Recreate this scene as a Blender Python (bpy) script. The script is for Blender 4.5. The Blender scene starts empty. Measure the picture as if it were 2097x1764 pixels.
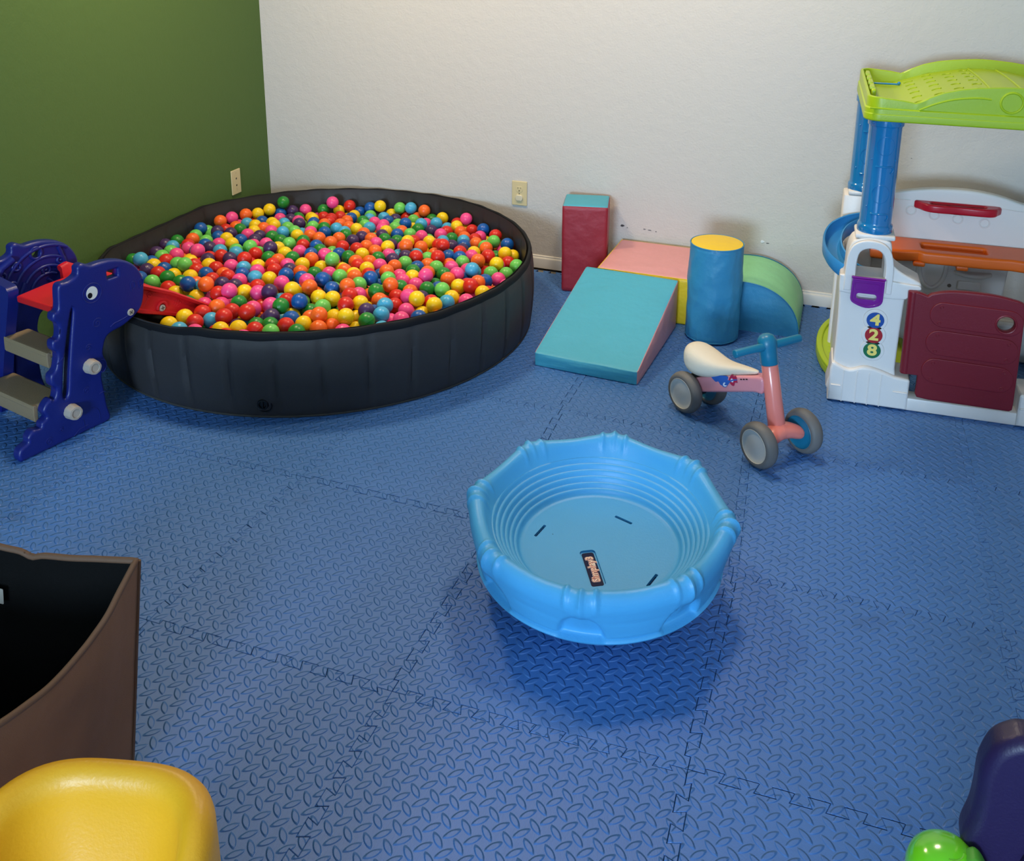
import bpy, bmesh, math, random
from mathutils import Vector, Matrix, noise
S = bpy.context.scene
COL = S.collection
PI = math.pi
rad = math.radians
random.seed(5)

# ------------------------------------------------------------------ helpers
def lin(c):
    def f(v):
        v /= 255.0
        return v/12.92 if v <= .04045 else ((v+.055)/1.055)**2.4
    return (f(c[0]), f(c[1]), f(c[2]), 1.0)

def nd(nt, t, **kw):
    n = nt.nodes.new(t)
    for k, v in kw.items():
        if k.startswith('i_'):
            n.inputs[int(k[2:])].default_value = v
        else:
            setattr(n, k, v)
    return n

def mat(name, rgb, rough=.5, spec=.5, coat=0., bump=0., bscale=60., bump2=0., bscale2=8., vary=0., vscale=5., trans=0., sheen=0., ior=1.45, metal=0., sss=0.):
    m = bpy.data.materials.new(name); m.use_nodes = True
    nt = m.node_tree; b = nt.nodes['Principled BSDF']
    col = lin(rgb)
    b.inputs['Base Color'].default_value = col
    b.inputs['Roughness'].default_value = rough
    b.inputs['Specular IOR Level'].default_value = spec
    b.inputs['Coat Weight'].default_value = coat
    b.inputs['Coat Roughness'].default_value = .15
    b.inputs['Transmission Weight'].default_value = trans
    b.inputs['Sheen Weight'].default_value = sheen
    b.inputs['IOR'].default_value = ior
    b.inputs['Metallic'].default_value = metal
    if sss:
        b.inputs['Subsurface Weight'].default_value = sss
        b.inputs['Subsurface Radius'].default_value = (.02, .02, .02)
        b.inputs['Subsurface Scale'].default_value = .5
    tc = nd(nt, 'ShaderNodeTexCoord')
    L = nt.links.new
    last = None
    for st, sc in ((bump, bscale), (bump2, bscale2)):
        if st:
            n = nd(nt, 'ShaderNodeTexNoise'); n.inputs['Scale'].default_value = sc; n.inputs['Detail'].default_value = 3
            L(tc.outputs['Object'], n.inputs['Vector'])
            bp = nd(nt, 'ShaderNodeBump'); bp.inputs['Strength'].default_value = 1.; bp.inputs['Distance'].default_value = st
            L(n.outputs['Fac'], bp.inputs['Height'])
            if last: L(last.outputs[0], bp.inputs['Normal'])
            last = bp
    if last: L(last.outputs[0], b.inputs['Normal'])
    if vary:
        n = nd(nt, 'ShaderNodeTexNoise'); n.inputs['Scale'].default_value = vscale; n.inputs['Detail'].default_value = 4
        L(tc.outputs['Object'], n.inputs['Vector'])
        r = nd(nt, 'ShaderNodeMapRange')
        r.inputs['From Min'].default_value = .3; r.inputs['From Max'].default_value = .7
        r.inputs['To Min'].default_value = 1-vary; r.inputs['To Max'].default_value = 1+vary
        L(n.outputs['Fac'], r.inputs['Value'])
        mx = nd(nt, 'ShaderNodeMix'); mx.data_type = 'RGBA'; mx.blend_type = 'MULTIPLY'
        mx.inputs[0].default_value = 1.; mx.inputs[6].default_value = col
        L(r.outputs[0], mx.inputs[7]); L(mx.outputs[2], b.inputs['Base Color'])
    return m

class G:
    """collects geometry for ONE mesh object"""
    def __init__(s): s.v = []; s.f = []; s.mi = []; s.wn = False
    def add(s, verts, faces, M=None, mi=0):
        o = len(s.v)
        for p in verts:
            p = Vector(p)
            s.v.append(M @ p if M else p)
        flip = M is not None and M.to_3x3().determinant() < 0
        for f in faces:
            f = [i+o for i in f]
            s.f.append(f[::-1] if flip else f); s.mi.append(mi)
        return s
    def addbm(s, bm, M=None, mi=0):
        bm.verts.index_update()
        s.add([v.co.copy() for v in bm.verts], [[v.index for v in f.verts] for f in bm.faces], M, mi); bm.free(); return s
    def addmesh(s, me, M=None, mi=0):
        s.add([v.co.copy() for v in me.vertices], [list(p.vertices) for p in me.polygons], M, mi); return s
    def box(s, a, b, bev=.003, seg=2, M=None, mi=0):
        bm = bmesh.new(); bmesh.ops.create_cube(bm, size=1)
        for v in bm.verts:
            v.co = Vector([(a[i]+b[i])/2 + v.co[i]*(b[i]-a[i]) for i in range(3)])
        if bev > 0:
            bmesh.ops.bevel(bm, geom=bm.edges[:], offset=min(bev, min(b[i]-a[i] for i in range(3))*.45), segments=seg, affect='EDGES', profile=.5)
        return s.addbm(bm, M, mi)
    def lathe(s, prof, n=32, M=None, mi=0, cap=False, a0=0, a1=2*PI):
        full = abs(a1-a0-2*PI) < 1e-6
        m = n if full else n+1
        V = []; F = []
        for i in range(m):
            t = a0+(a1-a0)*i/n
            for r, z in prof: V.append((r*math.cos(t), r*math.sin(t), z))
        k = len(prof)
        for i in range(n):
            j = (i+1) % m
            for q in range(k-1):
                F.append([i*k+q, j*k+q, j*k+q+1, i*k+q+1])
        return s.add(V, F, M, mi)
    def tube(s, path, r, n=8, M=None, mi=0, closed=False, ends=True, flat=1.):
        P = [Vector(p) for p in path]; V = []; F = []
        N = len(P); up = Vector((0, 0, 1)); prev = None
        for i, p in enumerate(P):
            if closed: t = P[(i+1) % N]-P[i-1]
            else: t = P[min(i+1, N-1)]-P[max(i-1, 0)]
            t.normalize()
            if prev is None:
                a = up if abs(t.dot(up)) < .9 else Vector((1, 0, 0))
                u = t.cross(a).normalized()
            else:
                u = (prev-t*prev.dot(t)).normalized()
            prev = u; w = t.cross(u)
            rr = r(i/(N-1)) if callable(r) else r
            for k in range(n):
                a = 2*PI*k/n
                V.append(p+u*(rr*math.cos(a))+w*(rr*math.sin(a)*flat))
        for i in range(N if closed else N-1):
            j = (i+1) % N
            for k in range(n):
                F.append([i*n+k, i*n+(k+1) % n, j*n+(k+1) % n, j*n+k])
        if not closed and ends:
            F.append([k for k in range(n)][::-1]); F.append([(N-1)*n+k for k in range(n)])
        return s.add(V, F, M, mi)
    def cyl(s, p, q, r, n=24, bev=.002, mi=0, r2=None, M=None):
        p = Vector(p); q = Vector(q); d = q-p; h = d.length; r2 = r if r2 is None else r2
        Q = d.to_track_quat('Z', 'Y').to_matrix().to_4x4(); T = Matrix.Translation(p) @ Q
        if M: T = M @ T
        return s.lathe([(0, 0), (r-bev, 0), (r-bev*.3, bev*.3), (r, bev), (r2, h-bev), (r2-bev*.3, h-bev*.3), (r2-bev, h), (0, h)], n, T, mi)
    def sphere(s, c, r, n=20, M=None, mi=0, sc=(1, 1, 1)):
        prof = [(r*math.sin(PI*i/n*1.0), -r*math.cos(PI*i/n)) for i in range(n+1)]
        T = Matrix.Translation(c) @ Matrix.Diagonal((*sc, 1))
        if M: T = M @ T
        return s.lathe(prof, n*2, T, mi)
    def plate(s, outline, th, bev=.003, holes=(), M=None, mi=0, seg=2):
        """outline in local XY, thickness along +Z from 0 to th, rounded edges"""
        s.wn = True
        cu = bpy.data.curves.new('tmp', 'CURVE'); cu.dimensions = '2D'; cu.fill_mode = 'BOTH'
        for k, pts in enumerate([outline]+list(holes)):
            sp = cu.splines.new('POLY'); sp.points.add(len(pts)-1)
            for i, p in enumerate(pts): sp.points[i].co = (p[0], p[1], 0, 1)
            sp.use_cyclic_u = True
        cu.extrude = max(th/2-bev, 0); cu.bevel_depth = bev; cu.bevel_resolution = seg; cu.offset = -bev
        ob = bpy.data.objects.new('tmp', cu)
        me = bpy.data.meshes.new_from_object(ob)
        T = Matrix.Translation((0, 0, th/2))
        s.addmesh(me, (M @ T) if M else T, mi)
        bpy.data.objects.remove(ob); bpy.data.curves.remove(cu); bpy.data.meshes.remove(me)
        return s
    def text(s, txt, size, ext=.0005, off=0., M=None, mi=0, ax='CENTER', sx=1.):
        cu = bpy.data.curves.new('tmp', 'FONT'); cu.body = txt; cu.size = size; cu.extrude = ext; cu.offset = off
        cu.align_x = ax; cu.align_y = 'CENTER'
        ob = bpy.data.objects.new('tmp', cu); me = bpy.data.meshes.new_from_object(ob)
        T = Matrix.Diagonal((sx, 1, 1, 1))
        s.addmesh(me, (M @ T) if M else T, mi)
        bpy.data.objects.remove(ob); bpy.data.curves.remove(cu); bpy.data.meshes.remove(me)
        return s

def smooth(pts, n=5, closed=True):
    """Catmull-Rom through the points"""
    out = []; N = len(pts)
    for i in range(N if closed else N-1):
        g = (lambda k: pts[k % N]) if closed else (lambda k: pts[min(max(k, 0), N-1)])
        p0, p1, p2, p3 = [Vector(g(i+k)) for k in (-1, 0, 1, 2)]
        for j in range(n):
            t = j/n
            out.append(tuple(.5*((2*p1)+(p2-p0)*t+(2*p0-5*p1+4*p2-p3)*t*t+(3*p1-p0-3*p2+p3)*t**3)))
    if not closed: out.append(tuple(pts[-1]))
    return out

def rrect(x0, y0, x1, y1, r, n=6):
    o = []
    for cx, cy, a in ((x1-r, y1-r, 0), (x0+r, y1-r, 90), (x0+r, y0+r, 180), (x1-r, y0+r, 270)):
        for i in range(n+1):
            t = rad(a+90*i/n); o.append((cx+r*math.cos(t), cy+r*math.sin(t)))
    return o

def circ(cx, cy, r, n=28, ry=None):
    ry = ry or r
    return [(cx+r*math.cos(2*PI*i/n), cy+ry*math.sin(2*PI*i/n)) for i in range(n)]

XZ = Matrix(((1, 0, 0, 0), (0, 0, -1, 0), (0, 1, 0, 0), (0, 0, 0, 1)))   # plate XY -> XZ, thickness towards -Y
def XZat(y): return Matrix.Translation((0, y, 0)) @ XZ

def obj(name, g, mats, parent=None, ang=40, label=None, loc=None):
    me = bpy.data.meshes.new(name)
    me.from_pydata([tuple(v) for v in g.v], [], g.f)
    if not isinstance(mats, (list, tuple)): mats = [mats]
    for m in mats: me.materials.append(m)
    me.polygons.foreach_set('material_index', g.mi)
    me.polygons.foreach_set('use_smooth', [True]*len(g.f))
    bm = bmesh.new(); bm.from_mesh(me); bmesh.ops.remove_doubles(bm, verts=bm.verts, dist=1e-6)
    bmesh.ops.recalc_face_normals(bm, faces=bm.faces); bm.to_mesh(me); bm.free()
    me.set_sharp_from_angle(angle=rad(ang)); me.update()
    o = bpy.data.objects.new(name, me); COL.objects.link(o)
    if g.wn:
        w = o.modifiers.new('flat faces', 'WEIGHTED_NORMAL'); w.keep_sharp = True; w.weight = 100
    if parent: o.parent = parent
    if label: o['label'] = label
    if loc: o.location = loc
    return o

def tag(o, label, cat, group=None, kind=None):
    if label: o['label'] = label
    if cat: o['category'] = cat
    if group: o['group'] = group
    if kind: o['kind'] = kind
    return o

def thing(name, label, cat, loc=(0, 0, 0), rz=0, group=None):
    o = bpy.data.objects.new(name, None); COL.objects.link(o); o.empty_display_size = .05
    o.location = loc; o.rotation_euler = (0, 0, rz)
    return tag(o, label, cat, group)

# ------------------------------------------------------------------ camera
CAM = (1.368, -2.6476, 1.5198)
def cam_rot(a, b, c):
    return (Matrix.Rotation(a, 3, 'Z') @ Matrix.Rotation(b, 3, 'X') @ Matrix.Rotation(c, 3, 'Z'))
cd = bpy.data.cameras.new('camera'); cam = bpy.data.objects.new('camera', cd); COL.objects.link(cam)
ROT = cam_rot(.3224, 1.3075, .0115)
cam.matrix_world = Matrix.Translation(CAM) @ ROT.to_4x4()
cd.sensor_fit = 'HORIZONTAL'; cd.sensor_width = 36.
cd.lens = 1916.4701/2097*36
cd.shift_x = (1048.5-1081.63)/2097
cd.shift_y = (372.57-882.)/2097
cd.clip_start = .05
S.camera = cam
S.view_settings.view_transform = 'Standard'; S.view_settings.look = 'None'
S.view_settings.gamma = 1; S.view_settings.use_curve_mapping = False
S.view_settings.exposure = 0.06

BALLS="-318,-237,240,l -241,-204,238,g -375,-242,241,r -482,-278,240,y -432,-251,242,y -188,-158,240,o -294,-185,245,r -115,-127,225,p -351,-190,240,g -252,-144,241,y -597,-258,242,r -56,-70,252,g -126,-85,263,y -468,-207,224,v -408,-185,229,g -214,-108,264,o -516,-211,255,r -98,-74,214,y -176,-95,223,o -450,-174,267,r -310,-128,244,b -569,-209,233,c -379,-140,247,v -261,-88,238,o 29,15,234,p -37,-2,249,c 77,52,232,b -95,1,253,v -376,-86,265,g -534,-144,245,r -203,-30,227,y -175,2,264,r -478,-102,246,p -27,39,210,p -348,-63,222,y -139,8,217,y -253,-20,252,l -331,-40,271,b -604,-131,245,o -53,57,257,c -438,-55,247,p -305,-16,227,g -145,50,255,y -99,60,223,b 98,135,250,y 7,99,229,p -552,-77,247,g 55,127,213,y 131,154,207,b -250,43,260,y -210,46,219,l 28,142,261,y -197,70,269,r -409,0,246,r -629,-73,228,p -308,47,255,y -105,115,246,o -482,6,268,v -58,140,224,r 116,202,236,c -625,-29,265,p 60,191,233,r -237,93,236,v -159,117,205,y -418,51,269,y -192,124,252,p -24,179,248,p -290,85,216,l -454,34,227,c -536,15,253,p -140,157,261,g -390,66,221,l -242,134,276,o -679,-21,244,r 167,261,225,p -296,118,262,b -756,-45,228,y -728,-22,274,o -595,17,247,y -375,97,267,o -793,-39,272,b -833,-60,238,y -77,193,234,r 8,225,229,v 110,260,231,y -128,182,211,r -516,63,229,y -436,95,238,y -490,96,267,p -183,187,226,o -225,187,264,l -116,224,263,o -46,242,239,o -769,7,247,c -809,-15,213,y -273,172,238,o -887,-32,240,r -579,74,249,r 61,288,245,l 202,333,235,y -412,140,270,p -661,51,248,v -379,142,224,o 4,280,243,g -368,175,269,b 91,313,204,p -718,55,247,v -155,237,224,l 149,347,251,r -331,191,229,l -513,132,229,o -264,228,273,o -101,273,238,g -818,37,241,o -238,227,222,g 166,355,197,p -212,252,266,b -878,25,243,g 26,330,228,b -154,281,261,l 95,359,237,y -679,106,247,p -989,4,237,l -781,81,246,r -522,174,266,b -63,325,233,p -584,157,249,y 155,403,244,o -389,223,244,b -735,114,252,r -197,288,224,b -640,148,249,c -274,269,235,r -476,206,248,b 190,417,201,r -346,261,252,l -961,54,240,g -883,87,242,y -44,373,256,p 105,419,220,r 32,406,239,o -708,164,247,b -257,321,249,r -841,125,245,b 163,458,230,b -780,149,243,o -17,396,212,g -401,279,249,p -314,308,248,y -455,262,248,g -198,355,258,o -104,383,239,y -512,256,249,o -1028,84,238,r -672,209,248,p -161,389,232,p 46,461,242,p -619,243,248,r -982,116,225,y -905,152,242,r -568,268,247,v -289,368,253,y 193,520,219,p -239,380,227,b 122,496,204,o 92,504,252,c -744,225,247,c -961,156,258,l -846,192,244,r -127,435,240,g -1100,108,233,v -74,455,234,o -17,478,227,g -1045,138,234,b 58,505,207,b -804,230,245,p -656,286,251,r -439,368,274,l -711,271,243,y -605,311,247,p -403,379,232,y -898,218,242,y -347,404,245,r -482,357,237,y -555,338,247,y 144,570,220,l -271,439,244,p -959,209,236,r -62,511,238,l -1024,191,240,l -135,491,235,b -220,464,238,o -1166,153,255,c -780,284,261,r -1115,164,231,y -1191,134,207,p -15,551,229,p -461,410,242,p -670,347,246,o -329,464,243,o 186,628,202,l -1004,244,234,y 37,587,213,p 73,612,249,o -201,518,237,l -1101,219,234,r -116,548,229,o -557,407,246,o -1158,201,226,b -788,326,224,r -865,306,242,v 102,618,200,r 141,642,234,y -632,390,246,g -724,363,245,g -258,525,240,v -94,597,249,r -321,521,240,g -435,486,243,g 0,628,228,l -1012,301,261,p -921,327,240,r -182,580,244,r -53,615,214,o -1096,276,241,p -797,378,247,r 202,708,210,l -535,473,245,p -1049,296,216,y -1158,264,229,l 87,687,245,r -591,461,244,b -981,330,224,r 127,696,205,p -694,433,244,y -884,372,242,c -489,506,241,b -401,537,241,y -301,575,238,p -236,596,233,v -152,625,225,l -652,474,243,p -32,677,227,b -768,442,256,v 57,710,202,y 151,748,203,r -819,433,230,l -970,385,237,c -1066,361,233,b -88,687,222,b -375,598,238,o -917,419,235,l 0,723,221,p -262,654,258,o -454,589,241,r -874,455,245,l -339,641,247,y -225,671,217,c -124,716,256,r 122,791,226,y -55,733,229,r -769,497,237,y -295,649,212,c -523,594,240,r -630,565,240,b -162,714,213,o -686,554,240,r -107,738,206,l -12,779,217,y -440,644,236,o -838,516,240,p 73,809,198,g -1208,390,224,c -228,726,232,o 138,840,200,y -980,479,236,y -894,507,230,p -1087,443,229,b -756,560,238,l -1036,467,231,p -1159,426,226,r 25,825,226,o -602,634,237,o -812,582,236,g -180,796,225,r -126,813,221,v 109,883,177,b -307,763,236,y -530,691,235,v -980,540,232,b -1119,493,227,l 88,911,223,b -86,853,215,b -3,881,212,l -362,772,228,g -469,742,234,o -680,672,235,o -1057,548,228,y -602,702,234,o -234,823,224,y -420,771,229,g -1201,509,221,o -883,627,232,g -305,818,220,r 19,933,221,l -940,618,230,v -523,758,231,v 58,938,180,p -737,694,233,o -792,679,232,y -114,914,213,c -602,759,231,g -1006,626,227,p -172,920,215,g 6,988,229,r -875,695,232,c -302,888,221,p -80,963,209,r -405,860,225,b -706,761,230,b -1151,613,229,v -360,895,221,l 4,1004,174,o -847,744,224,l -1198,634,203,l -241,958,214,p -1250,628,227,b -473,887,224,y -79,1020,203,p -1155,676,217,r -608,867,225,y -695,843,225,c -1006,745,221,o -303,995,213,v -512,928,219,p -567,911,222,c -85,1074,221,b -70,1064,167,y -1253,678,199,l -809,834,223,l -660,892,221,o -1142,732,215,o -185,1052,203,o -985,798,221,y -1072,778,216,y -1229,740,231,o -148,1096,202,r -784,891,220,o -441,1016,225,b -898,865,218,v -222,1095,213,y -377,1047,221,c -1224,752,176,b -971,853,214,c -1134,804,211,c -1205,792,235,p -192,1135,241,p -164,1121,139,g -274,1107,194,c -490,1040,208,l -424,1058,191,y -196,1137,184,y -327,1103,214,c -596,1014,213,p -1188,823,190,p -654,1012,213,g -726,991,213,o -1171,851,237,o -1189,821,133,o -383,1112,202,p -247,1159,205,r -237,1155,149,g -986,931,210,v -1158,871,185,r -812,1000,211,r -1139,898,231,y -1145,890,133,b -333,1186,214,y -311,1180,162,r -1124,916,179,g -1104,941,243,y -544,1122,202,v -600,1114,207,c -983,991,200,g -799,1057,206,r -1059,989,270,g -1110,933,118,l -364,1193,146,b -392,1198,196,g -1070,978,215,b -1089,958,165,g -433,1203,235,o -939,1030,194,y -1029,1016,222,v -1049,999,166,l -1070,978,115,c -857,1092,262,p -438,1204,147,v -505,1208,239,c -756,1114,200,y -472,1207,193,o -982,1054,222,p -1006,1036,173,g -562,1207,233,l -906,1089,220,g -653,1181,240,y -528,1208,187,r -495,1208,140,v -979,1057,128,l -941,1084,175,p -606,1204,197,y -572,1207,151,y -802,1155,233,r -708,1185,225,b -849,1135,208,y -889,1114,172,o -668,1194,186,v -758,1171,201,b -629,1201,145,o -806,1153,176,y -706,1186,145,o -761,1170,144,y"
FILL="-1169,330,227,l -1005,-74,235,b -1217,302,225,v -941,707,225,p -422,698,234,p -551,-319,238,p -169,-238,236,y -298,707,231,p -797,-145,241,v 181,169,225,o -278,-286,237,c -1122,25,231,y 3,-76,233,c 244,472,216,p -893,971,210,y -720,921,218,o -377,-303,238,p -59,-177,234,y -381,447,243,o -1095,697,219,g 221,275,222,c -658,-232,241,y -413,922,220,o -544,816,227,o -366,991,214,g -461,1142,202,l -1250,202,223,g -739,1053,207,b -720,612,236,g -53,908,211,o -847,904,216,b -1227,563,217,l -767,747,229,p 236,383,219,o -1064,26,234,b -908,786,222,l -1042,929,207,p -610,-322,238,c -923,559,233,v -868,1024,206,r -584,517,242,g -117,-203,235,g -790,946,215,r -1252,473,218,g -1016,687,223,y -622,-185,243,r 137,81,228,o -1027,842,214,y -856,-111,240,o -947,275,239,v -651,1069,208,c -680,1132,202,l -1123,383,229,p -239,1018,209,r -1040,411,232,v -458,820,227,v -1094,628,222,v -1112,565,224,b -1063,-51,233,v -1174,63,228,p -722,-132,243,g -221,-269,236,r -188,860,219,c 56,-55,231,y -1260,408,220,v -633,804,227,c -610,949,218,l -68,787,220,v -355,704,233,v -134,972,209,o -1090,857,209,b -671,-296,238,y -1052,-111,232,g -120,330,239,p -537,988,215,p -911,-102,239,b -932,910,213,p -368,336,246,o -753,836,223,g -438,-312,238,r -553,1065,209,b -470,969,216,l 80,552,224,c -295,945,186,l -1149,533,193,g -459,149,218,c -495,632,207,c -581,-34,217,b -665,722,202,v -1240,351,192,p -524,-246,211,r -489,453,214,p -1205,222,196,o 55,241,203,l -35,-121,204,l 237,329,190,r -170,337,211,g -144,873,187,r -517,853,195,l -622,195,218,p -418,-108,215,v 93,-13,200,p 58,651,191,b -17,828,185,r -604,1066,178,l -561,212,218,r -996,-120,205,r 55,863,179,v -853,809,193,c 237,549,184,p -704,-69,215,p 100,755,183,o -540,537,211,y -310,1048,178,c -861,575,204,g -1169,766,181,r -844,1063,174,v -373,653,205,g -1026,583,197,v -483,1092,176,o -252,896,189,o -572,594,209,l -959,756,192,o -372,491,212,o -837,641,202,b -501,-18,217,r -242,771,196,y 31,766,186,l -780,-98,213,v -942,953,179,l -335,-279,209,c -2,-23,205,p -741,789,197,c -688,505,211,v -629,101,218,r -1115,326,200,o -372,943,188,l -933,470,206,b -814,278,214,p -346,558,209,v -183,972,181,c -493,-325,208,c -144,1019,176,c -906,738,195,b -682,952,187,o -912,661,199,c -15,941,177,v -1202,437,193,r -656,622,207,c -414,980,185,b -424,330,216,p -465,-147,214,c -742,409,213,v -634,1140,171,p -765,34,195,p -854,58,193,g -879,114,192,c -261,709,180,g -716,1120,152,r -109,656,178,g -804,906,167,b -919,173,191,c -52,285,187,r -1050,93,185,l -424,741,181,b -520,-171,194,r -332,426,193,o -720,866,172,g -341,-127,194,b -811,489,189,b -610,676,185,y -71,929,160,v -153,532,185,c -164,773,174,y -523,-86,196,y -625,421,194,v 204,476,169,b -744,920,168,r -604,838,176,y -567,434,194,l -409,889,172,g -891,885,166,p -616,526,191,r -1237,168,174,v -1036,-54,184,p -1081,819,162,y -927,524,184,v -184,-188,188,o -880,4,192,l -628,-139,194,g -817,729,178,c -838,325,192,g -1150,38,179,c -679,229,197,r -1138,231,180,l 156,192,177,r -1174,379,176,r -232,432,191,p -267,563,187,l -519,387,196,r -281,476,191,v -773,177,195,c -1018,809,166,p -472,292,197,v -37,885,162,o -876,938,163,r -621,-231,191,v -1241,594,165,v -984,669,175,b -737,342,194,r -225,-235,188,v -493,556,191,y -633,309,197,o 61,389,180,y -68,-30,188,r -979,415,185,b -251,843,172,l -844,999,159,y -245,307,194,r -525,1037,161,b -1042,722,170,c -349,842,174,y -439,242,198,c -999,906,161,c -184,467,188,c -89,419,186,o -666,808,177,g -760,1017,160,o 5,283,185,v -1059,206,185,r -411,-238,191,l -794,398,192,o -670,1082,156,v -1099,-13,182,y -738,103,196,r -78,544,182,b -1110,726,166,g -582,935,169,b -403,-294,189,g -917,602,181,p -491,945,168,g 163,544,169,o -511,732,182,c -296,762,178,o -437,834,176,g -905,355,189,v 241,433,167,g -362,251,197,r -1122,456,177,g 100,109,180,l -575,305,197,g -132,-221,185,l -683,394,194,b 48,38,183,p -1036,2,185,l 27,192,184,y -1118,98,182,o -782,563,187,v -1089,512,177,c -597,-285,190,v 55,451,179,g -102,980,158,v -509,799,178,y -415,1153,150,b -439,573,190,g -343,730,181,r -1079,652,172,r -878,467,188,l -482,1002,164,v -41,694,174,c -892,1032,155,v 141,444,174,b -948,819,168,l -564,757,181,c -868,411,189,l -716,726,181,l -1042,342,184,r -569,998,164,o -528,1154,151,v -322,32,196,p -991,68,188,l -381,1041,160,b -1247,295,173,r -17,591,177,v -687,1008,162,b -287,215,196,o -650,16,197,p -207,573,185,y -899,291,191,o -844,164,194,r -457,-282,190,p -99,489,185,v -6,526,179,p 100,555,173,c 161,788,157,c 207,230,173,g -1184,574,169,l -1076,414,181,c -241,1065,155,p -99,816,169,o -866,241,192,o -988,167,188,o -399,-46,196,c -1191,318,176,r -460,691,184,y -622,770,180,v -571,-145,195,y -576,48,198,y -1200,697,162,b -284,-213,190,l -1119,599,172,p -223,128,194,v 135,253,178,r -144,287,191,o 118,49,179,r -706,-7,196,l -1012,511,181,b -641,-320,188,y -139,935,162,o -240,-114,192,v -745,515,190,o -1138,173,181,b -757,638,184,c -554,659,186,y 180,675,162,g -340,1131,151,b -694,581,188,l -67,360,187,o 177,120,176,v -562,106,198,g -926,240,190,g -1068,877,159,b -200,816,173,b -233,508,188,c -1222,529,168,b -1087,44,183,l -314,285,196,y -580,1112,154,r -92,229,190,y -94,108,190,c -257,-52,194,y -125,1075,151,c -680,170,197,r -320,365,194,v -624,975,166,b -292,-157,192,r -166,670,180,l -109,593,181,y -777,857,172,l -85,-187,185,r -206,708,179,r -744,255,196,p -575,373,196,r -333,906,170,c -46,182,188,o -807,115,195,o -632,899,171,p -974,561,181,b -533,901,172,r -295,-93,194,b -259,28,195,v -674,68,197,c -64,755,171,r -1085,264,183,g -437,427,194,c -937,114,190,o -418,181,198,b -467,-78,196,o -702,652,185,r -14,131,187,l -788,1093,153,l -254,976,163,b -770,452,191,c 194,290,174,o -475,96,198,c 0,441,182,l 40,-78,182,b 113,361,178,o -506,199,198,y -336,994,163,v -1080,147,184,p -48,1001,154,p -324,607,187,v -348,-224,191,l -520,321,197,r -861,520,186,p 106,673,142,y -1229,458,145,g -170,9,167,g -105,-111,162,r -420,-187,168,b 210,382,146,l 64,597,148,g -674,459,168,v 4,668,148,l -458,7,172,r -311,-37,170,o -207,622,158,g -866,690,154,g -611,-78,171,b -802,800,150,r -201,393,166,g 142,719,137,g 68,718,142,o -379,765,154,y -527,617,163,o -396,315,171,v -495,51,173,g -267,924,142,y -12,351,159,g -1243,229,149,l 132,610,143,l 35,130,159,l -797,669,157,l -406,373,170,p -309,1076,131,p -468,486,168,y -593,-3,172,p -1170,644,142,l -541,153,174,v -1077,767,141,o 18,882,134,p -296,116,171,l -1034,279,160,y -457,1110,130,y -411,693,159,r 57,808,137,r 0,731,145,g -1100,356,156,v -338,517,165,r -535,-5,172,b -210,870,144,r -1193,85,152,p -546,-220,167,c -54,468,158,y -926,416,162,b -305,666,159,b -586,246,173,c -646,-185,168,g -202,999,134,r -417,936,144,o -217,245,169,p -413,79,173,g -1144,788,136,b -1050,-108,157,o -1250,647,137,g -2,14,160,y -963,274,164,p -49,816,142,c -979,730,148,c -970,359,162,l -297,864,147,o -254,369,168,b -95,19,164,y -727,1057,132,v -242,179,170,l -606,475,168,y -599,573,165,y 58,325,156,v -354,202,172,b -993,-84,161,g -1170,463,149,o -529,-314,164,l -491,-226,167,r -475,887,148,y -125,-48,165,o -200,75,169,v -10,-99,159,v -949,890,139,p -397,627,162,p -441,1057,134,b -984,15,163,r -1007,985,129,r -630,1041,135,p -1061,567,151,y -140,403,164,o -566,513,167,p -1005,457,158,g -799,219,170,g -405,466,168,b -966,620,154,v -864,619,157,c -295,-288,162,c -601,135,173,v -1250,394,146,v -204,-37,167,o -137,-158,162,v 70,268,156,p 132,307,152,l -149,829,145,p -784,970,138,c 208,630,138,y -214,756,152,v 76,502,151,o -494,248,173,l -369,114,172,y -389,553,165,p -454,631,162,b -888,768,149,g -523,465,169,c 92,186,156,r -868,1082,127,b -692,280,171,p -192,-102,166,c -42,88,163,r -838,867,144,c -391,-134,169,o -182,1054,129,c 72,897,130,l -174,158,168,y -948,1001,130,v 37,955,128,b 127,836,131,l -89,1028,128,o -1098,-68,156,r -111,331,164,p -119,705,151,p 57,-31,156,p -728,966,140,y -402,2,172,g -240,-187,165,v -658,-266,165,l -550,839,151,c -152,232,167,l -1052,926,132,c -196,310,167,g -894,823,145,r -1187,144,153,v -783,290,169,p -472,342,172,c -1146,280,154,b -23,235,162,o -52,-150,159,o -636,369,171,p -724,200,171,o -62,622,153,y -811,19,169,r -825,437,165,l -1038,618,150,g"

# ------------------------------------------------------------------ room
def wy(x): return 1.2757-.0257*x            # back wall line
def wx(y): return -1.343+.040*(1.311-y)     # green wall line
CZ = 2.45; XR = 3.3; YF = -7.0
M_cream = mat('cream_wall_paint', (198, 193, 186), .62, .35, bump=.0012, bscale=130, bump2=.002, bscale2=25)
M_green = mat('green_wall_paint', (78, 104, 52), .6, .3, bump=.0009, bscale=130, bump2=.0015, bscale2=25)
M_trim = mat('white_trim_paint', (205, 203, 198), .4, .4)
M_ceil = mat('white_ceiling', (225, 222, 214), .9, .2, bump=.002, bscale=60)
M_sub = mat('pale_subfloor', (120, 116, 108), .8, .2, vary=.1)

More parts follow.
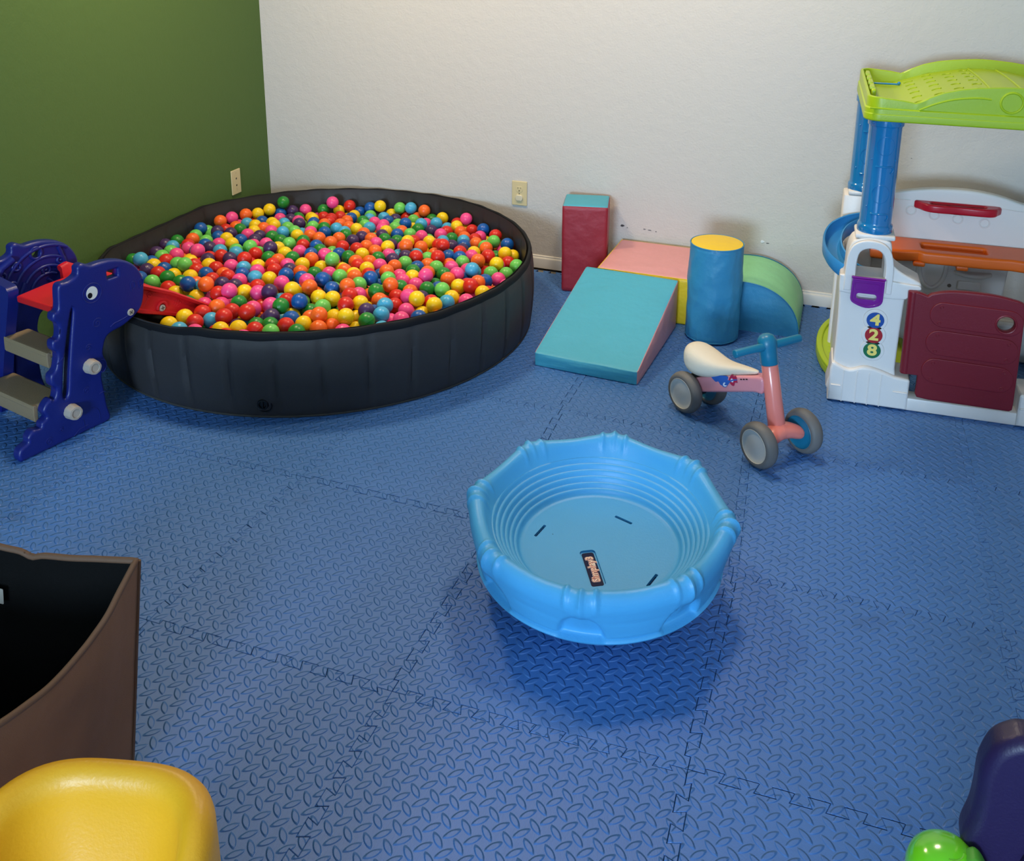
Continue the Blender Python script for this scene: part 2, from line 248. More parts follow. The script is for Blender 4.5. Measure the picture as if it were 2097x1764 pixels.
def poly_wall(name, pts, m):
    g = G()
    n = len(pts)
    V = [(x, y, 0) for x, y in pts]+[(x, y, CZ) for x, y in pts]
    g.add(V, [list(range(n))[::-1], list(range(n, 2*n))]+[[i, (i+1) % n, (i+1) % n+n, i+n] for i in range(n)])
    o = obj(name, g, m); o['kind'] = 'structure'; return o
cx0 = -1.3425; cy0 = wy(cx0)
wall_back = poly_wall('wall_back', [(cx0-.2, wy(cx0-.2)), (XR+.1, wy(XR+.1)), (XR+.1, wy(XR)+.12), (cx0-.2, wy(cx0)+.12)], M_cream)
poly_wall('wall_left', [(wx(cy0), cy0), (wx(cy0)-.12, cy0), (wx(YF)-.12, YF), (wx(YF), YF)], M_green)
poly_wall('wall_right', [(XR, wy(XR)+.1), (XR+.1, wy(XR)+.1), (XR+.1, YF), (XR, YF)], M_cream)
# front wall (behind the viewer) with a window opening
WX0, WX1, WZ0, WZ1 = .20, 1.60, .80, 1.95
g = G()
for a, b in (((wx(YF)-.12, YF-.12, 0), (WX0, YF, CZ)), ((WX1, YF-.12, 0), (XR+.1, YF, CZ)), ((WX0, YF-.12, 0), (WX1, YF, WZ0)), ((WX0, YF-.12, WZ1), (WX1, YF, CZ))):
    g.box(a, b, 0)
obj('wall_front', g, M_cream)['kind'] = 'structure'
g = G()
for a, b in (((WX0, YF-.09, WZ0), (WX0+.05, YF-.04, WZ1)), ((WX1-.05, YF-.09, WZ0), (WX1, YF-.04, WZ1)), ((WX0, YF-.09, WZ0), (WX1, YF-.04, WZ0+.05)),
             ((WX0, YF-.09, WZ1-.05), (WX1, YF-.04, WZ1)), (((WX0+WX1)/2-.025, YF-.09, WZ0), ((WX0+WX1)/2+.025, YF-.04, WZ1))):
    g.box(a, b, .003)
wf = obj('window_1', g, M_trim); wf['kind'] = 'structure'
g = G().box((-1.8, YF-.2, CZ), (XR+.2, wy(0)+.3, CZ+.1), 0)
obj('ceiling', g, M_ceil)['kind'] = 'structure'

# baseboards: a profile with a rounded top, extruded along the wall
def baseboard(name, p, q, h=.06, t=.013):
    p = Vector((*p, 0)); q = Vector((*q, 0)); d = (q-p); L_ = d.length; d.normalize(); n = Vector((d.y, -d.x, 0))
    prof = [(0, 0), (t, 0), (t, h*.72), (t*.85, h*.8), (t*.55, h*.86), (t*.5, h*.95), (t*.3, h), (0, h)]
    V = [p+n*a+Vector((0, 0, z)) for a, z in prof]+[q+n*a+Vector((0, 0, z)) for a, z in prof]
    k = len(prof)
    g = G().add(V, [[i, (i+1) % k, (i+1) % k+k, i+k] for i in range(k)]+[list(range(k))[::-1], list(range(k, 2*k))])
    o = obj(name, g, M_trim, ang=30); o['kind'] = 'structure'
baseboard('baseboard_back', (wx(cy0)+.0, wy(wx(cy0))), (XR, wy(XR)))
baseboard('baseboard_left', (wx(YF), YF), (wx(cy0)+.0, cy0))
baseboard('baseboard_right', (XR, wy(XR)), (XR, YF))

# little marks on the cream wall
M_scuff = mat('dark_scuff', (70, 66, 66), .8)
M_chip = mat('white_chip', (225, 228, 232), .8)
def blob(cx, cz, rx, rz, seed, n=14):
    rnd = random.Random(seed)
    return [(cx+rx*math.cos(2*PI*i/n)*rnd.uniform(.55, 1.1), cz+rz*math.sin(2*PI*i/n)*rnd.uniform(.5, 1.1)) for i in range(n)]
WB = Matrix.Rotation(math.atan(-.0257), 4, 'Z')
for i, (x, z, rx, rz) in enumerate(((.508, .25, .010, .006), (.53, .243, .003, .002), (.608, .245, .006, .0022), (.632, .243, .009, .002), (.66, .24, .004, .002), (1.14, .247, .008, .0022), (1.662, .667, .003, .001))):
    g = G().plate(blob(0, 0, rx, rz, i), .0008, .0001, M=Matrix.Translation((x, wy(x)-.0003, z)) @ WB @ XZ)
    obj('scuff_mark', g, M_scuff, wall_back)
g = G().plate(blob(0, 0, .010, .007, 77), .0012, .0002, M=Matrix.Translation((1.118, wy(1.118)-.0003, .252)) @ WB @ XZ)
obj('paint_chip', g, M_chip, wall_back)

# ------------------------------------------------------------------ floor of interlocking foam tiles (one structure)
def floor_mat():
    m = bpy.data.materials.new('blue_foam'); m.use_nodes = True; nt = m.node_tree; L = nt.links.new
    b = nt.nodes['Principled BSDF']; b.inputs['Roughness'].default_value = .5; b.inputs['Specular IOR Level'].default_value = .5
    uv = nd(nt, 'ShaderNodeUVMap'); uv.uv_map = 'UVMap'
    sep = nd(nt, 'ShaderNodeSeparateXYZ'); L(uv.outputs[0], sep.inputs[0])
    def mth(op, a, b_=None, c=None, clamp=False):
        n = nd(nt, 'ShaderNodeMath', operation=op); n.use_clamp = clamp
        for i, v in enumerate((a, b_, c)):
            if v is None: continue
            if isinstance(v, (int, float)): n.inputs[i].default_value = v
            else: L(v, n.inputs[i])
        return n.outputs[0]
    P_ = .61/16; hs = []
    for k in (0, 1):
        u = mth('MULTIPLY_ADD', sep.outputs[0], 1/P_, .5*k); v = mth('MULTIPLY_ADD', sep.outputs[1], 1/P_, .5*k)
        fu = mth('SUBTRACT', mth('FRACT', u), .5); fv = mth('SUBTRACT', mth('FRACT', v), .5)
        sgn = 1 if k == 0 else -1
        A = mth('MULTIPLY', mth('ADD', fu, mth('MULTIPLY', fv, sgn)), .7071)
        B = mth('MULTIPLY', mth('SUBTRACT', fv, mth('MULTIPLY', fu, sgn)), .7071)
        a2 = mth('POWER', mth('ABSOLUTE', mth('MULTIPLY', A, 1/.49)), 1.7)
        b2 = mth('POWER', mth('ABSOLUTE', mth('MULTIPLY', B, 1/.185)), 1.7)
        h = mth('SUBTRACT', mth('SUBTRACT', 1, a2), b2)                 # >0 inside the lens
        mr = nd(nt, 'ShaderNodeMapRange', interpolation_type='SMOOTHSTEP'); L(h, mr.inputs[0]); mr.inputs[1].default_value = 0.; mr.inputs[2].default_value = .62
        hs.append(mr.outputs[0])
    H = mth('MAXIMUM', hs[0], hs[1])
    rib = mth('SINE', mth('MULTIPLY', sep.outputs[0], 2*PI/.0024))
    nz = nd(nt, 'ShaderNodeTexNoise'); nz.inputs['Scale'].default_value = 260.; L(uv.outputs[0], nz.inputs['Vector'])
    H2 = mth('ADD', H, mth('MULTIPLY', rib, .035)); H2 = mth('ADD', H2, mth('MULTIPLY', nz.outputs['Fac'], .06))
    bp = nd(nt, 'ShaderNodeBump'); bp.inputs['Distance'].default_value = .0026; bp.inputs['Strength'].default_value = 1.
    L(H2, bp.inputs['Height']); L(bp.outputs[0], b.inputs['Normal'])
    # worn, dusty variation
    tc = nd(nt, 'ShaderNodeTexCoord')
    n1 = nd(nt, 'ShaderNodeTexNoise'); n1.inputs['Scale'].default_value = 2.3; n1.inputs['Detail'].default_value = 5; L(tc.outputs['Object'], n1.inputs['Vector'])
    at_ = nd(nt, 'ShaderNodeAttribute'); at_.attribute_name = 'tint'
    f = mth('ADD', mth('MULTIPLY', n1.outputs['Fac'], .22), .86)
    f = mth('MULTIPLY', f, at_.outputs['Fac'])
    n4 = nd(nt, 'ShaderNodeTexNoise'); n4.inputs['Scale'].default_value = 5.5; n4.inputs['Detail'].default_value = 6; L(tc.outputs['Object'], n4.inputs['Vector'])
    st_ = nd(nt, 'ShaderNodeMapRange'); L(n4.outputs['Fac'], st_.inputs[0]); st_.inputs[1].default_value = .64; st_.inputs[2].default_value = .72; st_.inputs[3].default_value = 1.; st_.inputs[4].default_value = .84
    f = mth('MULTIPLY', f, st_.outputs[0])
    mx = nd(nt, 'ShaderNodeMix'); mx.data_type = 'RGBA'; mx.blend_type = 'MULTIPLY'; mx.inputs[0].default_value = 1.
    mx.inputs[6].default_value = lin((60, 108, 172)); L(f, mx.inputs[7]); L(mx.outputs[2], b.inputs['Base Color'])
    rr = mth('MULTIPLY_ADD', n1.outputs['Fac'], .2, .36); L(rr, b.inputs['Roughness'])
    return m
M_floor = floor_mat()
M_seam = mat('foam_side', (22, 40, 90), .8)
T = .61
KN = {(1, 0): (.982, .028), (2, 0): (1.974, .001), (3, 0): (3.008, .001), (0, -1): (.022, -.991), (1, -1): (1.017, -1.02), (2, -1): (2.018, -1.021), (3, -1): (3.0, -1.006),
      (0, -2): (-.003, -2.006), (1, -2): (1.0, -2.009), (2, -2): (1.996, -1.984), (3, -2): (3.03, -1.975), (-1, -1): (-.996, -1.005), (1, -3): (1.0, -3.02)}
rnd = random.Random(11)
def knot(i, j):
    if (i, j) in KN: return Vector(KN[(i, j)])*T
    if i >= 6: return Vector((XR, j*T))
    if j == 2: return Vector((i*T, 1.222))
    r2 = random.Random(i*31+j*7+5)
    return Vector((i*T+r2.uniform(-.004, .004), j*T+r2.uniform(-.004, .004)))
def seam(p, q, straight=False):
    """toothed path from p to q (q excluded)"""
    if straight: return [p.copy()]
    d = q-p; n = Vector((-d.y, d.x)).normalized(); N = 10; out = [p.copy()]; a = .0115
    for k in range(1, 2*N-1):
        s = 1 if k % 2 else -1
        t0 = k/(2*N)
        f_ = .13/(2*N) if k > 1 else 0
        out.append(p+d*(t0+f_)+n*(-s*a*1.0 if k > 1 else 0))
        out.append(p+d*(t0-f_)+n*(s*a))
    t0 = (2*N-1)/(2*N); s = 1 if (2*N-1) % 2 else -1
    out.append(p+d*(t0+.12/(2*N))+n*(-s*a)); out.append(p+d*(t0-.12/(2*N))+n*0)
    return out
verts = []; faces = []; uvs = []; tints = []; mids = []
SE = {}
def edge(a, b, straight):
    key = (a, b)
    if key not in SE: SE[key] = seam(knot(*a), knot(*b), straight)+[knot(*b)]
    return SE[key]
I0, I1, J0, J1 = -2, 6, -11, 2
for i in range(I0, I1):
    for j in range(J0, J1):
        bt = edge((i, j), (i+1, j), j == J0); rt = edge((i+1, j), (i+1, j+1), i+1 == I1)
        tp = edge((i, j+1), (i+1, j+1), False); lt = edge((i, j), (i, j+1), i == -9)
        loop = bt[:-1]+rt[:-1]+tp[::-1][:-1]+lt[::-1][:-1]
        r3 = random.Random(i*91+j*17+3)
        dx, dy, dz = r3.uniform(-.0005, .0005), r3.uniform(-.0005, .0005), r3.uniform(-.0004, .0004)
        tint = r3.uniform(.93, 1.07)
        if (i, j) == (2, -1): tint = 1.1
        # inset
        n_ = len(loop)
        area = sum(loop[k].x*loop[(k+1) % n_].y-loop[(k+1) % n_].x*loop[k].y for k in range(n_))
        sg = 1 if area > 0 else -1
        def inset(dist):
            o = []
            for k in range(n_):
                e1 = (loop[k]-loop[k-1]); e2 = (loop[(k+1) % n_]-loop[k])
                e1 = e1.normalized() if e1.length > 1e-9 else e2.normalized(); e2 = e2.normalized() if e2.length > 1e-9 else e1
                m1 = Vector((-e1.y, e1.x))*sg; m2 = Vector((-e2.y, e2.x))*sg; b_ = (m1+m2)
                if b_.length < .2: b_ = m1
                b_.normalize(); c = max(b_.dot(m1), .45)
                o.append(loop[k]+b_*(dist/c))
            return o
        rings = [(inset(.00035), -.011), (inset(.00035), -.0010), (inset(.0013), 0.)]
        base = len(verts)
        rot = r3.choice((0, 1, 0, 1, 2)) if (i, j) not in ((1, -1), (2, -1), (2, -2), (0, -2)) else {(1, -1): 0, (2, -1): 1, (2, -2): 1, (0, -2): 0}[(i, j)]
        O_ = knot(i, j); ex = (knot(i+1, j)-O_).normalized()
        for rg, z in rings:
            for p in rg:
                verts.append((p.x+dx, p.y+dy, z+dz))
        for k in range(n_):
            k2 = (k+1) % n_
            for q in (0, 1):
                faces.append([base+q*n_+k, base+q*n_+k2, base+(q+1)*n_+k2, base+(q+1)*n_+k] if sg > 0 else [base+(q+1)*n_+k, base+(q+1)*n_+k2, base+q*n_+k2, base+q*n_+k]); mids.append(1 if q == 0 else 0)
        top = [base+2*n_+k for k in range(n_)]
        faces.append(top if sg > 0 else top[::-1]); mids.append(0)
        for rg, z in rings:
            for p in rg:
                q = p-O_; u_ = q.dot(ex); v_ = q.dot(Vector((-ex.y, ex.x)))
                if rot == 1: u_, v_ = v_, -u_
                if rot == 2: u_, v_ = -u_, -v_
                uvs.append((u_+.0+(.019 if r3 and rot == 9 else 0), v_)); tints.append(tint)
# sub floor slab joined below
b0 = len(verts)
for x, y in ((-1.8, YF-.1), (XR+.1, YF-.1), (XR+.1, 1.6), (-1.8, 1.6)):
    verts.append((x, y, -.012)); uvs.append((0, 0)); tints.append(1.)
for x, y in ((-1.8, YF-.1), (XR+.1, YF-.1), (XR+.1, 1.6), (-1.8, 1.6)):
    verts.append((x, y, -.1)); uvs.append((0, 0)); tints.append(1.)
for f in ((0, 1, 2, 3), (7, 6, 5, 4), (0, 4, 5, 1), (1, 5, 6, 2), (2, 6, 7, 3), (3, 7, 4, 0)):
    faces.append([b0+k for k in f]); mids.append(2)
# plain border strip between the last tile column and the green wall
b0 = len(verts)
for x, y in ((-1.5, YF), (I0*T-.013, YF), (I0*T-.013, 1.222), (-1.5, 1.222)):
    verts.append((x, y, -.0005)); uvs.append((x, y)); tints.append(1.)
faces.append([b0, b0+1, b0+2, b0+3]); mids.append(0)
me = bpy.data.meshes.new('floor'); me.from_pydata(verts, [], faces)
for m in (M_floor, M_seam, M_sub): me.materials.append(m)
me.polygons.foreach_set('material_index', mids)
ul = me.uv_layers.new(name='UVMap')
for l in me.loops: ul.data[l.index].uv = uvs[l.vertex_index]
ta = me.attributes.new('tint', 'FLOAT', 'POINT'); ta.data.foreach_set('value', tints)
fl_o = bpy.data.objects.new('floor', me); COL.objects.link(fl_o); fl_o['kind'] = 'structure'

# ------------------------------------------------------------------ ball pit
PC = Vector((-.52, .437)); PR = .838; PH = .30
SA = Vector((-.791, -.817)); SD = Vector((.2206, .9754)); SN = Vector((-.9754, .2206))    # frame of the dinosaur slide
M_fab = mat('charcoal_oxford_fabric', (50, 49, 50), .5, .45, bump=.0004, bscale=900, bump2=.004, bscale2=9)
M_fabin = mat('charcoal_inner_fabric', (44, 43, 43), .5, .45, bump=.0003, bscale=900, bump2=.003, bscale2=12)
M_band = mat('black_binding_tape', (14, 15, 19), .7, .3, bump=.0004, bscale=600)
M_blackp = mat('black_plastic', (10, 10, 12), .3)
def interp(x, xs, ys):
    if x <= xs[0]: return ys[0]
    for a in range(len(xs)-1):
        if x <= xs[a+1]: return ys[a]+(ys[a+1]-ys[a])*(x-xs[a])/(xs[a+1]-xs[a])
    return ys[-1]
def slide_bot(x): return interp(x, [.30, .40, .46, .59, .652, .8, .95, 1.05], [.36, .33, .294, .237, .201, .115, .045, .03])
NP = 36; OFF = rad(-100.2)
def pit_pt(t, r, z):
    ph = ((t-OFF)/(2*PI/NP)) % 1.0
    q = z/PH
    c = r + .006*noise.noise(Vector((3*math.cos(t), 3*math.sin(t), q*2)))*q
    # deviations of the soft rim seen from above
    c += .010*q*math.cos(2*(t-rad(118)))
    x = PC.x+c*math.cos(t); y = PC.y+c*math.sin(t)
    x = max(x, wx(y)+.010+(PR-r)); y = min(y, wy(x)-.017-(PR-r)*.8)
    return x, y, ph
def rim_z(x, y):
    l = Vector((x, y))-SA; sx = l.dot(SD); so = l.dot(SN)
    z = PH
    w = 1.0
    if so < -.02: w = max(0, 1-(-.02-so)/.22)
    if so > .36: w = max(0, 1-(so-.36)/.12)
    w = w*w*(3-2*w)
    zt = slide_bot(sx)-.016 if .3 < sx < .85 else PH
    if zt < PH: z = PH+(zt-PH)*w
    return z
pit = thing('ball_pit', 'round charcoal fabric ball pit filled with coloured balls, in the corner', 'ball pit', (PC.x, PC.y, 0))
def ring(name, r_of, z_of, K, m, parent, close=False, n=NP*12):
    V = []; F = []
    for i in range(n):
        t = 2*PI*i/n
        for k in range(K):
            V.append(z_of(t, k))
    for i in range(n):
        j = (i+1) % n
        for k in range(K if close else K-1):
            F.append([i*K+k, j*K+k, j*K+(k+1) % K, i*K+(k+1) % K])
    g = G().add([(a-PC.x, b-PC.y, c) for a, b, c in V], F)
    return obj(name, g, m, parent, 60)
KO = 18
def outer(t, k):
    q = k/(KO-1); z0 = q*PH
    x, y, ph = pit_pt(t, PR, z0)
    e = min(ph, 1-ph)
    wob = noise.noise(Vector((math.cos(t)*9, math.sin(t)*9, q*3)))
    puff = .011*(1-math.exp(-(e/.04)**2))*math.sin(PI*min(1, max(0, (q-.02)/.9)))**.35 if .02 < q < .92 else 0
    puff += .003*wob*(1-abs(2*q-1))
    taper = -.010*(1-q)**2+.004*math.sin(q*PI)
    dx, dy = math.cos(t), math.sin(t)
    x += dx*(puff+taper-.003); y += dy*(puff+taper-.003)
    x = max(x, wx(y)+.004); y = min(y, wy(x)-.015)
    return x, y, max(.001, q*rim_z(x, y))
ring('outer_wall', None, outer, KO, M_fab, pit)
KI = 14
def inner(t, k):
    q = k/(KI-1)
    x, y, ph = pit_pt(t, PR-.020, q*PH)
    e = min(ph, 1-ph)
    puff = .0065*(1-math.exp(-(e/.045)**2)) if .05 < q < .88 else 0
    dx, dy = math.cos(t), math.sin(t)
    x -= dx*puff; y -= dy*puff
    return x, y, .004+q*(rim_z(x, y)-.005)
ring('inner_lining', None, inner, KI, M_fabin, pit)
def band(t, k):
    x, y, ph = pit_pt(t, PR-.010, PH)
    z = rim_z(x, y)+.0015*math.sin(ph*2*PI)
    d = Vector((math.cos(t), math.sin(t)))
    prof = [(.0105, -.024), (.0115, -.012), (.0085, -.001), (.005, .0015), (.0, .0015), (-.0030, -.001), (-.0050, -.010), (-.0080, -.020)]
    a, b = prof[k]
    return max(x+d.x*a, wx(y)+.002), min(y+d.y*a, wy(x)-.003), z+b
ring('rim_band', None, band, 8, M_band, pit)
def foot(t, k):
    x, y, ph = pit_pt(t, PR-.014, 0)
    a = 2*PI*k/6; d = Vector((math.cos(t), math.sin(t)))
    return max(x+d.x*(.003+.004*math.cos(a)), wx(y)+.014), y+d.y*(.003+.004*math.cos(a)), .004+.004*math.sin(a)
ring('foot_piping', None, foot, 6, mat('grey_piping', (52, 52, 50), .7), pit, True)
def base_(t, k):
    x, y, ph = pit_pt(t, PR-.02, 0); f = k/3
    return PC.x+(x-PC.x)*f, PC.y+(y-PC.y)*f, .005
ring('floor_lining', None, base_, 4, M_fabin, pit)
# drain cap on the near side
da = math.atan2(-.772, .237); T0 = Matrix.Translation((math.cos(da)*(PR-.009), math.sin(da)*(PR-.009), .055)) @ Matrix.Rotation(da, 4, 'Z') @ Matrix.Rotation(PI/2, 4, 'Y')
g = G().lathe([(0, 0), (.026, 0), (.028, .003), (.026, .006), (.019, .007), (.018, .016), (.0165, .018), (.012, .018), (.010, .014), (0, .014)], 32, T0)
g.box((-.013, -.0025, .010), (.013, .0025, .020), .001, M=T0)
g.tube([(.028*math.cos(a*.3-.6), .030*math.sin(a*.3-.6), .004+.002*a) for a in range(9)], .0022, 6, M=T0)
obj('drain_cap', g, M_blackp, pit)

# balls
COLS = {'r': ('red', (205, 38, 26)), 'o': ('orange', (238, 104, 34)), 'y': ('yellow', (238, 200, 20)), 'g': ('dark green', (36, 130, 46)), 'b': ('royal blue', (18, 84, 160)),
        'l': ('light green', (108, 196, 88)), 'c': ('sky blue', (70, 164, 204)), 'p': ('pink', (234, 74, 140)), 'v': ('purple', (66, 42, 88))}
BM = {k: mat(v[0].replace(' ', '_')+'_ball_plastic', v[1], .34, .5, sss=.12, bump=.0003, bscale=90) for k, v in COLS.items()}
BR = .0286
def ball_geo(hi=True):
    n = 12 if hi else 7
    prof = []
    for i in range(2*n+1):
        a = -PI/2+PI*i/(2*n); r = BR
        prof.append((max(r*math.cos(a), 0), r*math.sin(a)))
    if hi:   # faint moulding seam
        prof = prof[:n]+[(BR*.9995, -.0012), (BR+.00028, -.0004), (BR+.00028, .0004), (BR*.9995, .0012)]+prof[n+1:]
    return G().lathe(prof, 28 if hi else 16)
BASEB = {}
def parse(s):
    o = []
    for e in s.split():
        a, b, c, k = e.split(','); o.append((int(a)/1000, int(b)/1000, int(c)/1000, k))
    return o
B1 = parse(BALLS); B2 = parse(FILL)
surf = lambda x, y: .215-.022*((y-PC.y)/.8)+.03*(1-((x-PC.x)**2+(y-PC.y)**2)/.64)
toplay = B1+[b for b in B2 if b[2] > surf(b[0], b[1])-.008]
low = [b for b in B2 if b[2] <= surf(b[0], b[1])-.008]
fwd = ROT @ Vector((0, 0, -1))
dep = lambda b: (Vector(b[:3])-Vector(CAM)).dot(fwd)
peak = max((b for b in B1 if b[3] == 'p' and b[1] > .9), key=lambda b: b[2])
toplay.remove(peak); toplay.sort(key=dep)
near = [peak]+toplay[:299]; far = toplay[299:]+low
def zone(x, y):
    l = Vector((x, y))-SA; sx = l.dot(SD); so = l.dot(SN)
    if sx < 1.25 and -.22 < so < .6: return 'beside the red slide'
    if x > .0: return 'in the right end of the pit'
    if y < .05: return 'behind the near rim of the pit'
    return 'in the middle of the pit'
for k in COLS:
    o = obj('play_ball', ball_geo(True), BM[k], ang=180); BASEB[k] = o
used = set()
for b in near:
    k = b[3]
    if k not in used: o = BASEB[k]; used.add(k)
    else: o = BASEB[k].copy(); COL.objects.link(o)
    o.location = b[:3]; rr = random.Random(int(b[0]*1e4)+int(b[1]*1e3))
    o.rotation_euler = (rr.uniform(0, 3), rr.uniform(0, 3), rr.uniform(0, 6))
    if b is peak:
        tag(o, 'bright pink plastic ball sitting highest, against the far wall of the ball pit', 'ball')
        continue
    z = zone(b[0], b[1])
    tag(o, 'glossy %s plastic ball %s' % (COLS[k][0], z), 'ball', '%s balls %s' % (COLS[k][0], z))
g = G(); lo = ball_geo(False); mi_ = {k: i for i, k in enumerate(COLS)}
for b in far:
    rr = random.Random(int(b[0]*1e4)); T0 = Matrix.Translation(b[:3]) @ Matrix.Rotation(rr.uniform(0, 3), 4, 'X')
    g.add(lo.v, lo.f, T0, mi_[b[3]])
o = obj('play_balls', g, [BM[k] for k in COLS], ang=180)
tag(o, 'mixed coloured plastic balls filling the far part and the lower layers of the ball pit', 'balls', None, 'stuff')

# ------------------------------------------------------------------ blue rocker bowl
BC = Vector((.936, -.765))
M_bowl = mat('sky_blue_moulded_plastic', (72, 160, 212), .42, .45, bump=.0003, bscale=240, bump2=.0004, bscale2=30, sss=.08)
M_slot = mat('dark_slot', (14, 50, 92), .7)
bowl = thing('rocker_bowl', 'round sky blue plastic rocker bowl with eight ribbed grips on its rim', 'rocking toy', (BC.x-.010, BC.y+.008, .0))
bowl.rotation_euler = (rad(2.4), 0, 0); bowl.location.z = .002
A0 = rad(-83)
def lobe(t):   # 1 at a grip, 0 midway
    return .5+.5*math.cos(8*(t-A0))
def oct_(t):   # polygon-like outline: straight between the grips
    a = ((t-A0+PI/8) % (PI/4))-PI/8
    return math.cos(PI/8)/math.cos(abs(abs(a)-PI/8))
NB = 480
inner_p = [(.178, .105), (.186, .1055), (.190, .108)]
for i in range(6):
    r0 = .193+i*.0105; z0 = .112+i*.0105
    inner_p += [(r0, z0), (r0+.0015, z0+.0045), (r0+.0045, z0+.0072), (r0+.0085, z0+.0072)]
inner_p += [(.262, .181), (.270, .192)]
rim_p = [(.275, .200), (.282, .2065), (.290, .2105), (.299, .2115), (.308, .209), (.315, .203), (.3195, .194), (.321, .183)]
out_p = [(.319, .172), (.316, .162), (.313, .153), (.310, .147), (.308, .141), (.3055, .135), (.303, .129), (.3005, .123), (.298, .117), (.2955, .111), (.293, .105), (.290, .099), (.288, .097), (.287, .094), (.291, .092), (.292, .088), (.289, .083), (.278, .072), (.259, .056),
         (.22, .030), (.17, .014), (.11, .004), (.06, .0005), (0, .0005)]
prof = [(r*(1+.012*max(0, z-.1)/.1), z+.008*max(0, z-.13)/.08) for r, z in inner_p+rim_p+out_p]
ni, nr = len(inner_p), len(rim_p)
V = []; F = []
for i in range(NB):
    t = 2*PI*i/NB; lb = lobe(t); oc = oct_(t)
    a = ((t-A0+PI/8) % (PI/4))-PI/8
    arc = a*.315
    rid = sum(math.exp(-((arc-c)/.0056)**2) for c in (-.033, 0, .033))
    for k, (r, z) in enumerate(prof):
        w = 0. if r < .25 and k < ni else min(1, max(0, (r-.25)/.05))
        if k >= ni+nr: w = max(0, min(1, (z-.087)/.08))
        R_ = r*(1-w*(1-oc)*.75) - .002*w
        Z_ = z-.008*(1-lb)*w*(1 if z > .15 else 0.5)
        if ni <= k+2 and k < ni+nr:   # ribs wrapped over the rim
            kk = (k-ni+2)/(nr+2); e = math.sin(PI*min(1, max(0, kk)))**.6
            cx_, cz_ = .290, .178
            dr, dz = r-cx_, z-cz_; l_ = math.hypot(dr, dz)+1e-6
            R_ += dr/l_*rid*.0062*e; Z_ += dz/l_*rid*.0062*e
        if k >= ni+nr and .0885 < z < .19:   # half-round feet moulded under every grip
            aa = (arc)/.054; hh = (z-.087)/.074
            d_ = math.hypot(aa, hh)
            s_ = 1/(1+math.exp((d_-1)*30))
            tgt = .2795+.004
            R_ -= s_*(.017*min(1, (z-.087)/.02+.25)+.003*(1-d_))
        V.append((R_*math.cos(t), R_*math.sin(t), Z_))
K = len(prof)
for i in range(NB):
    j = (i+1) % NB
    for k in range(K-1): F.append([i*K+k, j*K+k, j*K+k+1, i*K+k+1])
g = G().add(V, F)
# floor of the bowl, with three slots and a sunken label seat
def rot2(pts, a, cx, cy): return [(cx+x*math.cos(a)-y*math.sin(a), cy+x*math.sin(a)+y*math.cos(a)) for x, y in pts]
def pill(w, h, a, cx, cy, r=None): return rot2(rrect(-w/2, -h/2, w/2, h/2, r or h*.3, 4), a, cx, cy)
LC = (.9425-BC.x, -.848-BC.y); LA = rad(118)
slots = [pill(.048, .007, rad(77), .788-BC.x, -.762-BC.y), pill(.048, .008, rad(-18), .971-BC.x, -.658-BC.y), pill(.047, .007, rad(74), 1.081-BC.x, -.845-BC.y)]
seat_ = pill(.121, .037, LA, *LC, r=.009)
obj('bowl_rim_and_wall', g, M_bowl, bowl, 50)
g = G()
g.plate(circ(0, 0, .1785, 96), .004, .0004, holes=slots+[seat_], M=Matrix.Translation((0, 0, .1011)))
g.plate(seat_, .001, .0003, M=Matrix.Translation((0, 0, .0995)))
for s_ in slots+[seat_]:   # little walls around each opening
    n_ = len(s_); g.add([(x, y, .1045) for x, y in s_]+[(x, y, .097) for x, y in s_], [[i, (i+1) % n_, (i+1) % n_+n_, i+n_] for i in range(n_)])
obj('bowl_floor', g, M_bowl, bowl, 20)
g = G()
for s_ in slots: g.add([(x, y, .097) for x, y in s_], [list(range(len(s_)))])
obj('slot_bottom', g, M_slot, bowl, label='dark drain slots in the bowl floor')
# label plate with the lettering
M_navy = mat('navy_label', (8, 16, 56), .6, .2); M_lw = mat('label_white', (235, 225, 220), .5); M_lr = mat('label_red', (176, 44, 40), .5); M_lc = mat('label_cream', (246, 220, 190), .5)
g = G().plate(pill(.112, .029, LA, *LC, r=.006), .0008, .0002, M=Matrix.Translation((0, 0, .1003)))
lab = obj('name_label', g, M_navy, bowl, label='navy label with cream lettering outlined in red')
for z_, off, m_ in ((.1013, 0.0019, M_lw), (.1016, .0012, M_lr), (.1019, .0001, M_lc)):
    g = G().text('Simplay3', .0235, .0001, off, M=Matrix.Translation((LC[0], LC[1], z_)) @ Matrix.Rotation(LA, 4, 'Z') @ Matrix.Translation((0, -.001, 0)), sx=1.02)
    obj('lettering', g, m_, lab)
g = G().plate(blob(0, 0, .0035, .0018, 5), .0004, .0001, M=Matrix.Translation((.275, -.045, .2045)) @ Matrix.Rotation(.3, 4, 'Y'))
g.plate(blob(0, 0, .0015, .001, 6), .0004, .0001, M=Matrix.Translation((-.115, .0, .1052)))
obj('dirt_speck', g, mat('dirt', (20, 24, 30), .9), bowl)

